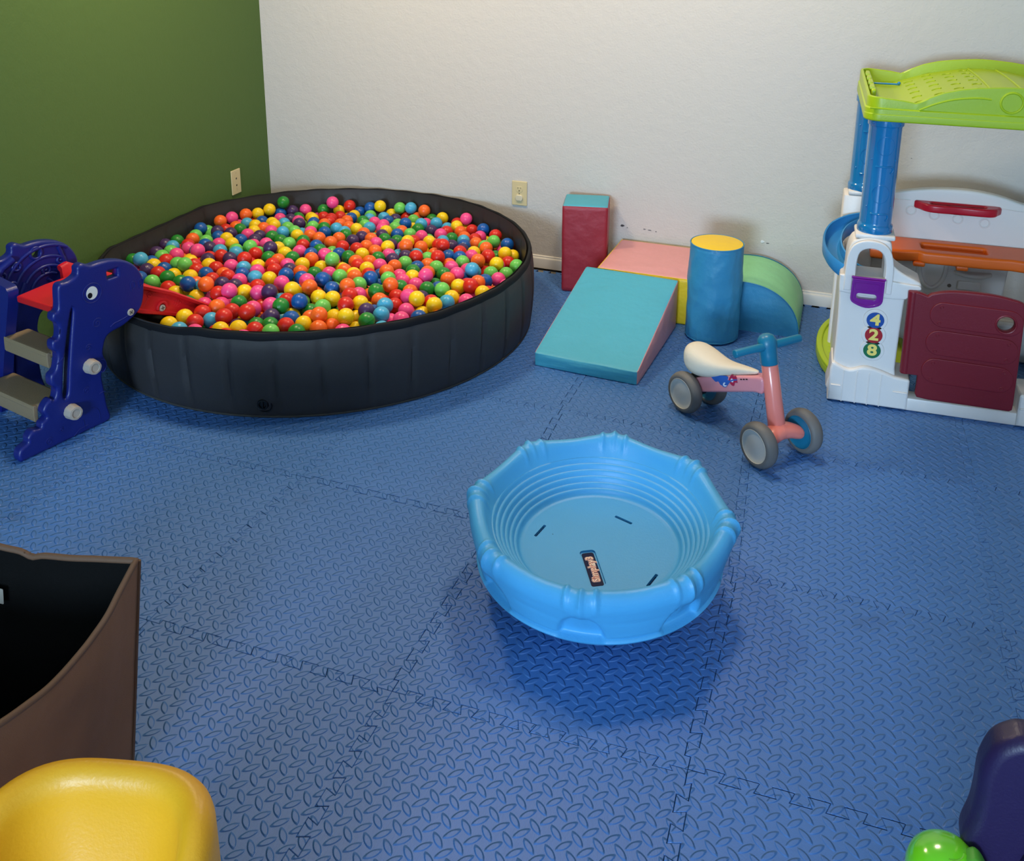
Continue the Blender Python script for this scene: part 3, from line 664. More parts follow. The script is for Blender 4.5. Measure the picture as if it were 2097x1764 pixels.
# ------------------------------------------------------------------ soft play blocks
def vinyl(name, rgb): return mat(name, rgb, .42, .45, bump=.0005, bscale=420, bump2=.006, bscale2=11, vary=.03)
V_blue = vinyl('turquoise_vinyl', (70, 162, 186)); V_pink = vinyl('pink_vinyl', (214, 150, 152)); V_red = vinyl('dark_red_vinyl', (150, 38, 50)); V_yel = vinyl('yellow_vinyl', (226, 190, 30))
V_mid = vinyl('mid_blue_vinyl', (54, 136, 178)); V_grn = vinyl('mint_green_vinyl', (132, 200, 148)); V_topb = vinyl('light_blue_vinyl', (66, 158, 182))
def softbox(fn, half, r=.012, bulge=.004, N=22, seed=0):
    """rounded, slightly puffed box; returns faces by side name; fn maps (x,y,z) to the block's shape"""
    out = {}
    for ax in range(3):
        for sg in (-1, 1):
            V = []; F = []
            a1, a2 = (ax+1) % 3, (ax+2) % 3
            for i in range(N+1):
                for j in range(N+1):
                    p = [0, 0, 0]; p[ax] = sg
                    def e(k): return math.sin((k/N-.5)*PI)*.5+(k/N-.5)  # denser near the edges
                    p[a1] = e(i); p[a2] = e(j)
                    q = Vector([p[m_]*half[m_] for m_ in range(3)])
                    c = Vector([max(-half[m_]+r, min(half[m_]-r, q[m_])) for m_ in range(3)])
                    d = q-c
                    if d.length > 1e-9: q = c+d.normalized()*r
                    w = (1-p[a1]**2)*(1-p[a2]**2)
                    q[ax] += sg*bulge*w
                    nz = noise.noise(q*13+Vector((seed*7.1, 0, ax)))*.0022+noise.noise(q*34+Vector((seed*3.3, 5, ax)))*.0008
                    q[ax] += nz*min(1, w*3)
                    V.append(fn(q)); 
            for i in range(N):
                for j in range(N):
                    a = i*(N+1)+j; F.append([a, a+N+1, a+N+2, a+1] if sg > 0 else [a, a+1, a+N+2, a+N+1])
            out[(ax, sg)] = (V, F)
    return out
def side_obj(name, sides, keys, m, parent, label=None, extra=None):
    g = G()
    for k in keys: g.add(*sides[k])
    if extra: extra(g)
    o = obj(name, g, m, parent, 60, label); return o
def seamline(g, pts, r=.0016, seed=0):
    g.tube([Vector(p)+Vector((0, 0, .0)) for p in smooth(pts, 8, False)], r, 6)

# tall red block
hb = (.096, .094, .195)
def fr(q): return Vector((q.x*(1+.02*q.z/.195), q.y, q.z+.195))
red = thing('foam_block', 'tall dark red foam block with a light blue top, beside the ball pit', 'soft play block', (.375, 1.128, 0), rad(11.5))
sd = softbox(fr, hb, .010, .004, seed=1)
def red_seams(g):
    for s in (-1, 1):
        for t_ in (-1, 1): g.tube([(s*(hb[0]-.003)*(1+.02*(z-.195)/.195), t_*(hb[1]-.003), z) for z in [.01+.37*k/10 for k in range(11)]], .0018, 6)
side_obj('block_cover', sd, [(0, -1), (0, 1), (1, -1), (1, 1), (2, -1)], V_red, red, extra=red_seams)
side_obj('top_panel', sd, [(2, 1)], V_topb, red, 'light blue top panel')

# long pink and yellow box behind the wedge
hb2 = (.194, .195, .098)
box_ = thing('foam_block', 'low foam block with a pink top and yellow sides, behind the turquoise wedge', 'soft play block', (.700, 1.035, 0), rad(-1.5))
sd = softbox(lambda q: Vector((q.x, q.y, q.z+.098)), hb2, .010, .004, seed=2)
def bx_seams(g):
    zz = .193
    for a, b in (((-.191, -.192), (.191, -.192)), ((.191, -.192), (.191, .192)), ((.191, .192), (-.191, .192)), ((-.191, .192), (-.191, -.192))):
        g.tube([(a[0]+(b[0]-a[0])*k/8, a[1]+(b[1]-a[1])*k/8, zz) for k in range(9)], .0018, 6)
side_obj('block_cover', sd, [(0, -1), (0, 1), (1, -1), (1, 1), (2, -1)], V_yel, box_, extra=bx_seams)
side_obj('top_panel', sd, [(2, 1)], V_pink, box_, 'pink top panel')

# turquoise wedge
WL, WW, WH0, WH1 = .545, .385, .050, .200
wang = rad(-4.3)
wc = Vector((.416, .296))+Vector((math.cos(wang), math.sin(wang)))*WW/2+Vector((-math.sin(wang), math.cos(wang)))*WL/2
wedge = thing('foam_wedge', 'turquoise foam wedge ramp with pink sides, sloping toward the viewer', 'soft play block', (wc.x, wc.y, 0), wang)
def fw(q):
    t = (q.y+WL/2)/WL; h = WH0+(WH1-WH0)*t
    return Vector((q.x, q.y, (q.z+.1)/.2*h))
sd = softbox(fw, (WW/2, WL/2, .1), .008, .004, N=26, seed=3)
def wd_seams(g):
    for s in (-1, 1):
        P_ = [fw(Vector((s*(WW/2-.002), y, .097))) for y in [-WL/2+.008+(WL-.016)*k/12 for k in range(13)]]
        g.tube(P_, .0018, 6)
side_obj('ramp_cover', sd, [(2, 1), (1, -1), (1, 1), (2, -1)], V_blue, wedge)
side_obj('side_panel', sd, [(0, -1)], V_pink, wedge, 'pink side panel', wd_seams and None)
side_obj('side_panel', sd, [(0, 1)], V_pink, wedge, 'pink side panel')

# blue cylinder with yellow top
cyl_ = thing('foam_cylinder', 'upright blue foam cylinder with a yellow top, beside the quarter-round block', 'soft play block', (.983, .776, 0))
CR, CH = .1005, .385
def cylmesh():
    side = []; F = []
    n, m_ = 96, 40
    for i in range(n):
        t = 2*PI*i/n
        for k in range(m_+1):
            q = k/m_; z = .004+(CH-.008)*q
            r = CR - .0045*(1-min(1, q/.03))**2-.003*(1-min(1, (1-q)/.02))**2
            r += .002*math.sin(q*PI)+.0030*noise.noise(Vector((math.cos(t)*2.2, math.sin(t)*2.2, q*4)))+.0022*noise.noise(Vector((math.cos(t)*5, math.sin(t)*5, q*9)))
            if q < .12: r += .0025*noise.noise(Vector((math.cos(t)*9, math.sin(t)*9, 3)))*(1-q/.12)
            side.append((r*math.cos(t)-.006*(1-q)*0, r*math.sin(t), z))
    for i in range(n):
        j = (i+1) % n
        for k in range(m_): a = i*(m_+1)+k; b = j*(m_+1)+k; F.append([a, b, b+1, a+1])
    F.append([i*(m_+1) for i in range(n)][::-1])
    return side, F
g = G().add(*cylmesh())
g.tube([((CR-.001)*math.cos(2*PI*i/64), (CR-.001)*math.sin(2*PI*i/64), CH-.004) for i in range(64)], .0022, 6, closed=True)
g.tube([((CR-.001)*math.cos(2*PI*i/64), (CR-.001)*math.sin(2*PI*i/64), .010) for i in range(64)], .0022, 6, closed=True)
obj('block_cover', g, V_mid, cyl_, 60)
g = G().lathe([(0, CH+.002), (.03, CH+.0025), (.06, CH+.001), (.085, CH-.001), (CR-.004, CH-.003), (CR-.003, CH-.008)], 64)
obj('top_panel', g, V_yel, cyl_, 60, 'yellow round top panel')

# quarter-round block
qr = thing('foam_quarter_round', 'quarter-round foam block with mint green curved top and blue side, beside the wall', 'soft play block', (1.09, .864, 0), rad(-.5))
QW, QD, QH = .215, .345, .203
def qprof(a): return (math.sin(a)*QW, math.cos(a)**.85*QH if math.cos(a) > 0 else 0)
nq = 30; V = []; F = []; cap = {0: [], 1: []}
pts = [(-.05, QH-.002), (-.02, QH)]+[qprof(PI/2*i/nq) for i in range(nq+1)]
ny = 16
for j in range(ny+1):
    y = QD*j/ny
    for i, (x, z) in enumerate(pts):
        w = math.sin(PI*j/ny)*math.sin(PI*i/(len(pts)-1))
        k = 1+.012*w+.010*noise.noise(Vector((x*9, y*9, 1)))*min(1, w*3)
        e = .004 if j in (0, ny) else 0
        V.append((x*k if x > 0 else x, y+(e if j == 0 else -e if j == ny else 0), max(z*k-e, 0)))
n_ = len(pts)
for j in range(ny):
    for i in range(n_-1): a = j*n_+i; F.append([a, a+1, a+n_+1, a+n_])
g = G().add(V, F)
obj('curved_cover', g, V_grn, qr, 60)
g = G()
for yy, sg in ((0, -1), (QD, 1)):
    C_ = []; FF = []
    ox = -.05
    for i, (x, z) in enumerate(pts):
        for k in range(9):
            f = k/8; w = math.sin(PI*f)*math.sin(PI*min(1, max(0, (i+1)/(n_+1))))
            C_.append((x, yy+sg*(.005*w-.003)*1.0-(0 if sg > 0 else 0), f*z))
    for i in range(n_-1):
        for k in range(8): a = i*9+k; FF.append([a, a+9, a+10, a+1] if sg < 0 else [a, a+1, a+10, a+9])
    g.add(C_, FF)
g.add([(-.05, 0, 0), (-.05, QD, 0), (-.05, QD, QH-.002), (-.05, 0, QH-.002)], [[0, 1, 2, 3]])
g.tube([(x, .001, z) for x, z in pts], .0018, 6)
obj('side_cover', g, V_mid, qr, 60, 'blue vinyl sides')

# ------------------------------------------------------------------ balance bike
bike = thing('balance_bike', 'small pink four-wheeled balance bike with cream seat and teal handlebar', 'balance bike', (1.018, .185, 0), math.atan2(-.233, .29))
M_tyre = mat('grey_rubber_tyre', (104, 102, 100), .55, .4, bump=.0003, bscale=300)
M_hub = mat('pearl_grey_hub', (186, 186, 182), .3, .5, coat=.3); M_hubr = mat('cream_hub_ring', (214, 204, 184), .4)
M_bpink = mat('coral_pink_paint', (228, 128, 116), .28, .5, coat=.4); M_beam = mat('pale_pink_paint', (214, 140, 150), .35, .5, coat=.2)
M_teal = mat('teal_plastic', (20, 112, 146), .35, .5); M_seat = mat('cream_seat_vinyl', (214, 204, 186), .5, .4, bump=.0003, bscale=500, bump2=.001, bscale2=40)
def wheel(cx, cy, ang, hubm, tealside, r=.069):
    M = Matrix.Translation((cx, cy, r+.001)) @ Matrix.Rotation(ang, 4, 'Z') @ Matrix.Rotation(PI/2, 4, 'X')   # local z = axle
    w = .020
    g = G().lathe([(.050, -w), (.054, -w-.001), (.060, -w), (.0655, -w*.7), (.0685, -w*.25), (.069, 0), (.0685, w*.25), (.0655, w*.7), (.060, w), (.054, w+.001), (.050, w)], 56, M)
    o = obj('tyre', g, M_tyre, bike, 60)
    g = G().lathe([(.0535, w+.0005), (.052, w-.001), (.050, w+.0008), (.049, w-.002)], 48, M)
    g.lathe([(.0535, -w-.0005), (.052, -w+.001), (.050, -w-.0008), (.049, -w+.002)], 48, M)
    obj('hub_ring', g, M_teal if tealside else M_hubr, o)
    g = G().lathe([(0, w-.001), (.020, w-.003), (.038, w-.006), (.047, w-.004), (.0495, w-.001), (.0495, -w+.001), (.047, -w+.004), (.038, -w+.006), (.012, -w+.004), (0, -w+.003)], 48, M)
    g.cyl((0, 0, -w-.002), (0, 0, -w+.004), .010, 20, .001, M=M)
    obj('hub', g, hubm, o)
# local frame: +x forward, -y is the side nearest the viewer
wheel(0.0, -.055, 0, M_hub, False); wheel(0.0, .055, 0, M_teal, True)
st = rad(-4)
fx, fy = .365, -.002
ca, sa = math.cos(st), math.sin(st)
wheel(fx+.088*sa, fy-.088*ca, st, M_hub, False); wheel(fx-.088*sa, fy+.088*ca, st, M_teal, True)
# frame: rear axle housing, beam, head tube, front fork shoe
g = G()
bt = [(-.012, .118), (.03, .150), (.10, .158), (.30, .160), (.345, .158)]
g.plate(smooth([(.014, .068), (.06, .088), (.15, .128), (.26, .178), (.296, .190), (.292, .238), (.24, .222), (.14, .182), (.05, .140), (.0, .112), (-.018, .088), (-.004, .066)], 4), .056, .008, M=XZat(.028))
obj('beam', g, M_beam, bike, 60)
g = G().cyl((0, -.072, .070), (0, .072, .070), .014, 20, .002)
g.plate(smooth([(-.02, .055), (.02, .055), (.03, .10), (.0, .13), (-.03, .10)], 4), .050, .008, M=XZat(.025))
obj('rear_axle', g, mat('dark_axle_housing', (40, 42, 46), .5), bike, 60)
top = Vector((.286, 0, .310)); bot = Vector((.345, 0, .085))
def along(t): return bot+(top-bot)*t
g = G().cyl(along(0), along(.86), .0262, 36, .003, r2=.0245)
g.tube([along(-.02), along(.03), along(.08)], lambda t: .031-.005*t, 24)
obj('steering_tube', g, M_bpink, bike, 50)
g = G()   # rounded shoe carrying the front axle
for s_ in (-1, 1):
    P_ = [Vector((fx-.012, 0, .088)), Vector((fx-.006, s_*.03, .084)), Vector((fx, s_*.056, .075)), Vector((fx+.002, s_*.068, .070))]
    R4 = Matrix.Translation((fx, 0, 0)) @ Matrix.Rotation(st, 4, 'Z') @ Matrix.Translation((-fx, 0, 0))
    g.tube([R4 @ p for p in [Vector(x) for x in smooth([tuple(p) for p in P_], 5, False)]], lambda t: .033-.010*t, 24, flat=.78)
g.sphere((fx-.012, 0, .088), .031, 14, sc=(1, 1, .8))
obj('front_fork', g, M_bpink, bike, 60)
# handlebar
hm = along(.99)
g = G().lathe([(.0245, 0), (.0260, .002), (.0262, .030), (.0265, .042), (.028, .052), (.0290, .064), (.0275, .076), (.021, .087), (.011, .0925), (0, .094)], 36,
              Matrix.Translation(along(.86)) @ (top-bot).to_track_quat('Z', 'Y').to_matrix().to_4x4())
obj('handlebar_stem', g, M_teal, bike, 60)
d0 = Vector((math.sin(-st)*.0-.012, -.122, .000)); hc = Vector((.285, -.004, .334))
hp = hc+Vector((-.014, -.122, -.001)); hq = hc+Vector((.014, .122, .003))
g = G().cyl(hp, hq, .0125, 24, .003)
obj('handlebar_grip', g, M_teal, bike, 60)
# seat: lofted saddle
Vs = []; Fs = []
secs = [(-.048, .004, .196, .008), (-.044, .024, .199, .024), (-.031, .042, .200, .037), (-.008, .053, .199, .044), (.025, .056, .196, .043), (.062, .051, .195, .036), (.100, .041, .198, .028), (.140, .031, .207, .021), (.182, .022, .219, .015), (.220, .015, .229, .010), (.246, .008, .235, .006), (.254, .002, .236, .002)]
secs = [tuple(x) for x in smooth(secs, 3, False)] if False else secs
def sec_i(t):
    f = t*(len(secs)-1); i = min(int(f), len(secs)-2); u = f-i
    p = [secs[min(max(i+k, 0), len(secs)-1)] for k in (-1, 0, 1, 2)]
    return [max(.0005, .5*((2*p[1][m])+(p[2][m]-p[0][m])*u+(2*p[0][m]-5*p[1][m]+4*p[2][m]-p[3][m])*u*u+(3*p[1][m]-p[0][m]-3*p[2][m]+p[3][m])*u**3)) if m not in (0,) else
            .5*((2*p[1][m])+(p[2][m]-p[0][m])*u+(2*p[0][m]-5*p[1][m]+4*p[2][m]-p[3][m])*u*u+(3*p[1][m]-p[0][m]-3*p[2][m]+p[3][m])*u**3) for m in range(4)]
NS, NA = 40, 32
for i in range(NS+1):
    x, hw, zc, hh = sec_i(i/NS)
    for k in range(NA):
        a = 2*PI*k/NA; c, s_ = math.cos(a), math.sin(a)
        yy = hw*math.copysign(abs(c)**.85, c); zz = hh*math.copysign(abs(s_)**.8, s_)*(1.0 if s_ > 0 else 1.15)
        Vs.append((x, yy, zc-hh*.4+zz))
for i in range(NS):
    for k in range(NA): a = i*NA+k; b = i*NA+(k+1) % NA; Fs.append([a, b, b+NA, a+NA])
Fs.append(list(range(NA))[::-1]); Fs.append([NS*NA+k for k in range(NA)])
g = G().add(Vs, Fs)
obj('seat', g, M_seat, bike, 80)
g = G().cyl((.06, 0, .13), (.06, 0, .19), .016, 20, .002)
obj('seat_post', g, mat('seat_post_black', (24, 24, 26), .4), bike)
# printed decals on the viewer's side of the beam (blue blot beside a red blot, small print)
YD = -.0285
BM_ = Matrix.Translation((.02, 0, .075)) @ Matrix.Rotation(-rad(24), 4, 'Y') @ Matrix.Translation((.006, 0, -.112))
M_db = mat('decal_blue', (42, 92, 176), .5); M_dr = mat('decal_red', (168, 34, 72), .5); M_dw = mat('decal_white', (205, 215, 232), .5); M_dk = mat('decal_black', (22, 20, 26), .6)
def Z0(x): return .160-.002*x/.3
def dec(name, pts, m, e=0): 
    g = G().plate(pts, .0006+e, .0001, M=BM_ @ XZat(YD)); obj(name, g, m, bike)
dec('decal', smooth([(.088, .160), (.094, .150), (.104, .142), (.116, .143), (.122, .133), (.130, .130), (.133, .126), (.146, .125), (.158, .133), (.178, .146), (.176, .152), (.160, .146), (.166, .157), (.150, .161), (.110, .162)], 3), M_db)
dec('decal', smooth([(.168, .150), (.176, .158), (.186, .164), (.193, .159), (.202, .160), (.204, .152), (.203, .145), (.202, .138), (.192, .139), (.184, .129), (.174, .131), (.168, .139)], 3), M_dr, .0002)
dec('decal', smooth([(.137, .128), (.147, .127), (.151, .131), (.144, .131), (.141, .134), (.148, .138), (.142, .140), (.135, .134)], 3), M_dw, .0004)
dec('decal', circ(.181, .146, .006, 16), M_dw, .0004)
dec('decal', smooth([(.152, .139), (.180, .148), (.202, .149), (.202, .146), (.180, .144), (.154, .135)], 3), M_db, .0006)
g = G()
for i, w_ in enumerate((.0014, .0022, .0014, 0, .0022, .0016, .0014, 0, .0014, .0018, .0018)):
    if w_: g.box((.218+i*.0030, YD-.0009, .1470), (.218+i*.0030+w_*1.2, YD, .1505), 0, M=BM_)
obj('small_print', g, M_dk, bike)

# ------------------------------------------------------------------ wall plates
M_ivory = mat('ivory_plate', (206, 190, 146), .35, .5); M_hole = mat('outlet_slot', (40, 34, 24), .7); M_plug = mat('ivory_cover', (204, 194, 166), .4)
op = thing('power_outlet', 'ivory duplex power outlet with one socket covered, on the cream wall', 'power outlet', (.0175, wy(.0175)-.0005, .3475), math.atan(-.0257))
g = G().plate(rrect(-.037, -.058, .037, .058, .004), .006, .003, M=XZ)
obj('cover_plate', g, M_ivory, op, 30)
g = G().plate([(x, min(max(y, -.0135), .0135)) for x, y in circ(0, 0, .0170, 40)], .0075, .0008, M=Matrix.Translation((0, 0, .020)) @ XZ)
rc = obj('socket', g, M_ivory, op, 40)
g = G().box((-.0075, -.0080, .0215), (-.0058, -.0074, .0290), 0).box((.0058, -.0080, .0225), (.0075, -.0074, .0290), 0)
g.plate(circ(0, .013, .0026, 14), .0006, .0001, M=XZat(-.0074))
obj('socket_slot', g, M_hole, rc)
g = G().plate([(x, min(max(y, -.0150), .0150)) for x, y in circ(0, 0, .0185, 40)], .013, .0035, M=Matrix.Translation((0, 0, -.021)) @ XZ)
obj('safety_cover', g, M_plug, op, 40)
g = G().cyl((0, -.0055, .0), (0, -.0075, .0), .003, 14, .0006)
obj('screw', g, mat('screw_metal', (140, 132, 110), .35, metal=.8), op)
gy = 1.007; th = math.atan2(1.0, -.040)   # green wall direction
jp = thing('jack_plate', 'ivory wall plate with two jack holes on the green wall', 'wall plate', (wx(gy)+.0005, gy, .339), PI/2+.04)
g = G().plate(rrect(-.037, -.060, .037, .060, .004), .006, .003, M=XZ)
obj('cover_plate', g, M_ivory, jp, 30)
g = G()
for z_, r_ in ((.016, .0042), (-.017, .0042)):
    g.plate([(r_*x, r_*y+z_) for x, y in ((-1, .9), (1, 1.1), (1.1, .2), (.1, -1.1), (-.9, -.6))], .0012, .0002, M=XZat(-.0055))
obj('jack_hole', g, M_hole, jp)
g = G()
for z_ in (.044, -.032, -.040): g.cyl((0, -.0055, z_), (0, -.0068, z_), .0020, 12, .0003)
obj('screw', g, mat('ivory_screw', (170, 150, 104), .4), jp)

# ------------------------------------------------------------------ play house set
ps = thing('play_set', 'tall white toddler play set with lime roof, blue tubes and maroon gate, against the wall', 'play set', (1.498, .397, 0), rad(1.859))
W_ = mat('white_moulded_plastic', (222, 217, 212), .38, .5, bump=.0003, bscale=160, sss=.05)
W2 = mat('blue_tube_plastic', (16, 112, 168), .08, .6, coat=.8)
LIM = mat('lime_plastic', (160, 186, 22), .38, .5, bump=.0002, bscale=200)
ORA = mat('orange_plastic', (214, 96, 22), .38, .5, bump=.0002, bscale=200)
MAR = mat('maroon_plastic', (112, 20, 34), .40, .45, bump=.0003, bscale=200)
REDH = mat('red_shelf_plastic', (176, 22, 44), .3, .5)
TRK = mat('track_blue_plastic', (50, 132, 190), .35, .5)
PURP = mat('clear_purple_plastic', (150, 30, 170), .12, .6, trans=.45, coat=.3)
def psP(name, g, m, parent=None, ang=40, label=None): return obj(name, g, m, parent or ps, ang, label)

def tower(mx):
    """front tower; mx(x) mirrors for the far one"""
    def mp(pts): return [(mx(x), y) for x, y in pts]
    body = mp(smooth([(-.068, .02), (-.066, .13), (-.066, .30), (-.070, .40), (-.069, .435), (-.058, .452), (-.056, .515), (-.047, .556), (-.030, .572), (.006, .580), (.05, .577), (.074, .566), (.080, .515), (.092, .490), (.120, .470), (.158, .452), (.174, .442), (.176, .426), (.166, .418), (.142, .416), (.134, .400), (.130, .30), (.128, .14), (.13, .02)], 3))
    hole = mp(smooth([(-.023, .450), (-.023, .500), (-.016, .532), (.006, .545), (.034, .542), (.052, .525), (.059, .495), (.060, .450)], 3, False))
    g = G().plate(body, .105, .008, holes=[hole], M=XZat(.105))
    # upper waist band
    g.plate(mp(smooth([(-.070, .395), (-.072, .440), (-.060, .452), (.06, .446), (.14, .440), (.170, .438), (.174, .424), (.140, .418), (.134, .388), (.02, .384), (-.06, .390)], 3)), .012, .005, M=XZat(.002))
    sk = mp([(-.074, .004), (-.074, .118), (-.070, .140), (-.060, .142)]+[tuple(p) for p in smooth([(-.05, .136), (-.012, .124), (.032, .140), (.078, .134), (.128, .118)], 4, False)]+[(.172, .114), (.177, .108), (.177, .004)])
    g.plate(sk, .130, .009, M=XZat(.115))
    for x0, x1, z_ in ((-.066, -.036, .062), (.128, .172, .066)):
        g.tube([(mx(x0), -.0145, z_), (mx(x1), -.0145, z_)], .005, 8, flat=.6)
    for x0 in (-.03, .012, .050, .088): g.box((min(mx(x0), mx(x0+.003)), -.0175, .006), (max(mx(x0), mx(x0+.003)), -.0140, .120), .001)
    return g
g = tower(lambda x: x)
# raised arch frame round the opening
fo = [(-.058, .402), (-.056, .515), (-.046, .552), (-.020, .570), (.006, .575), (.040, .570), (.066, .550), (.083, .515), (.088, .402), (.070, .402)]
fi = [(.0675, .402), (.066, .50), (.058, .530), (.036, .550), (.006, .553), (-.018, .545), (-.031, .520), (-.034, .430), (-.034, .402)]
g.plate(smooth([(-.058, .400), (-.058, .48), (-.054, .525), (-.040, .556), (-.012, .572), (.022, .575), (.056, .564), (.078, .535), (.088, .48), (.088, .400)], 3, False)+[(.070, .402), (.070, .446), (-.034, .446), (-.034, .402)],
        .013, .004, holes=[smooth([(-.026, .452), (-.026, .500), (-.018, .534), (.006, .548), (.036, .545), (.055, .527), (.062, .495), (.063, .452)], 3, False)], M=XZat(-.003))
# the house-number seat
for zc in (.304, .251, .197): g.plate(circ(.051, zc, .038, 36), .006, .003, M=XZat(.002))
psP('front_tower', g, W_)
# inner side walls so the tower is not a bare slab
g = G().box((-.062, .10, .012), (-.046, .50, .43), .006).box((-.064, .44, .01), (.055, .55, .600), .008)
g.tube([(-.06, .40, .02), (-.06, .40, .43)], .012, 8)
psP('side_wall', g, W_)
g = tower(lambda x: .68-x)
g.box((.726, .10, .012), (.742, .50, .43), .006).box((.62, .44, .01), (.744, .55, .600), .008)
psP('rear_tower', g, W_)
# sill
g = G().box((.16, -.006, .0), (.52, .055, .046), .007).box((.17, .050, .0), (.51, .060, .030), .003)
psP('door_sill', g, W_)
# numbers
YEL = mat('numeral_yellow', (240, 214, 110), .45)
for zc, ch, m in ((.304, '4', mat('disc_blue', (22, 74, 150), .35)), (.251, '2', mat('disc_red', (164, 26, 36), .35)), (.197, '8', mat('disc_green', (20, 104, 66), .35))):
    g = G().plate(circ(.051, zc, .0272, 40), .0024, .0006, M=XZat(-.0035))
    d = psP('number_disc', g, m, label={'4': 'blue disc reading 4', '2': 'red disc reading 2', '8': 'green disc reading 8'}[ch])
    g = G().text(ch, .052, .0004, .0019, M=Matrix.Translation((.051, -.0064, zc+.0005)) @ XZ, sx=1.15)
    obj('numeral', g, YEL, d)
# purple flap
fl_ = smooth([(-.034, .449), (-.035, .400), (-.034, .375), (-.018, .362), (.014, .353), (.046, .360), (.062, .374), (.064, .400), (.064, .449)], 3, False)
g = G().plate(fl_, .008, .002, holes=[rrect(-.018, .381, .044, .400, .009)], M=XZat(-.021))
g.plate(fl_, .003, .001, holes=[smooth([(-.027, .443), (-.028, .400), (-.027, .379), (-.014, .369), (.014, .361), (.042, .367), (.055, .379), (.057, .400), (.057, .443)], 3, False)], M=XZat(-.029))
g.plate(rrect(-.024, .412, .050, .436, .004), .002, .0008, M=XZat(-.029))
g.tube([(-.037, -.025, .452), (.067, -.025, .452)], .0035, 10)
psP('flap_door', g, PURP, label='see-through purple flap door with a grip slot')
# door
dz = XZat(-.010)
do = [(.144, .140), (.194, .140), (.194, .075), (.200, .064), (.235, .060), (.474, .058), (.483, .064), (.484, .09), (.480, .30), (.477, .405), (.470, .424)]+[tuple(p) for p in smooth([(.455, .430), (.40, .440), (.346, .443), (.29, .442), (.242, .436), (.205, .424)], 3, False)]+[(.196, .416), (.170, .424), (.145, .424)]
hd = circ(.4275, .352, .0245, 30)
g = G().plate(do, .020, .005, holes=[hd], M=dz)
g.cyl((.156, -.016, .140), (.153, -.016, .424), .0155, 24, .003)
for x0, z0, x1, z1 in ((.207, .316, .476, .404), (.205, .220, .474, .309), (.203, .122, .473, .212)):
    h = (z1-z0); pl_ = rrect(x0, z0-.0*h, x1, z1-.004, (h-.004)/2*.98, 8)
    sh = [(x, z-(x-(x0+x1)/2)*.018) for x, z in pl_]
    g.plate(sh, .0055, .0022, holes=[circ(.4275, .352, .0285, 30)] if z0 > .3 else (), M=XZat(-.0290))
    for cx_, cz_ in ((x0+.032, z1-.018), (x0+.030, z0+.016), (x1-.030, z1-.020), (x1-.032, z0+.014)):
        if z0 > .3 and cx_ > .4: continue
        g.tube([(cx_+.005*math.cos(a*PI/8), -.0345, cz_+.005*math.sin(a*PI/8)) for a in range(16)], .0014, 6, closed=True)
g.tube([(.4275+.029*math.cos(a*PI/16), -.0335, .352+.029*math.sin(a*PI/16)) for a in range(32)], .0035, 8, closed=True)
psP('gate', g, MAR, label='maroon gate with three raised boards and a round peephole')
# tubes
def ptube(cx, cy, z0, z1, name):
    g = G().lathe([(.0495, z0), (.0545, z0+.001), (.0550, z0+.004), (.0550, z0+.022), (.0535, z0+.026), (.0512, z0+.028), (.0500, z0+.034), (.0498, (z0+z1)/2), (.0500, z1-.030), (.0512, z1-.024), (.0545, z1-.022), (.0550, z1-.019), (.0550, z1-.002), (.0495, z1), (.0465, z1), (.0465, z0), (.0495, z0)], 56, Matrix.Translation((cx, cy, 0)))
    def srf(a, z, r=.0503): return (cx+r*math.sin(a), cy-r*math.cos(a), z)
    for zc in (z0+.29, z0+.135):
        g.tube([srf(.06+.55*math.cos(k*PI/12), zc+.030*math.sin(k*PI/12)) for k in range(24)], .0010, 6, closed=True)
        g.tube([srf(-.45+.95*k/10, zc-.066, .051) for k in range(11)]+[srf(.5+.18*math.sin(k*PI/5), zc-.066-.02*(1-math.cos(k*PI/5))/2, .051) for k in range(1, 6)], .0028, 8)
        for a, dzz in ((-.75, .07), (.85, .07)): g.sphere(srf(a, zc-.045+dzz*0), .0032, 6)
    for a in (-.8, .8): g.sphere(srf(a, z1-.011, .055), .004, 6); g.sphere(srf(a, z0+.013, .055), .004, 6)
    return psP(name, g, W2, label='glossy blue see-through tube')
psP('tube_socket', G().box((-.038, .003, .574), (.084, .115, .590), .006), W_); psP('tube_socket', G().box((-.05, .44, .60), (.055, .548, .616), .005), W_)
ptube(.022, .062, .588, .962, 'tube'); ptube(.002, .495, .612, .962, 'tube'); ptube(.658, .062, .588, .962, 'tube'); ptube(.678, .495, .612, .962, 'tube')
# roof tray
def roof_top(x):
    xs = [-.05, -.02, .06, .095, .13, .17, .215, .26, .33, .36]; zs = [1.037, 1.037, 1.030, 1.024, 1.043, 1.061, 1.073, 1.080, 1.086, 1.087]
    x = x if x < .36 else .72-x
    return interp(x, xs, zs)
X0, X1, Y0, Y1 = -.046, .766, -.016, .600
def fplate(y, th, zb=.966, dz_=0):
    xs = [X0+.004+(X1-X0-.008)*k/48 for k in range(49)]
    return [(X0+.001, zb+.004), (X0, 1.02)]+[(x, roof_top(x)+dz_) for x in xs]+[(X1, 1.02), (X1-.001, zb+.004), (X1-.006, zb-.002), (.70, zb), (.36, zb-.006), (X0+.006, zb)]
g = G()
rim = rrect(X0, Y0, X1, Y1, .045, 8); dense = []
for i in range(len(rim)):
    a = Vector(rim[i]); b = Vector(rim[(i+1) % len(rim)]); n_ = max(1, int((b-a).length/.012))
    for k in range(n_): dense.append(a+(b-a)*k/n_)
V = []; F = []; N_ = len(dense)
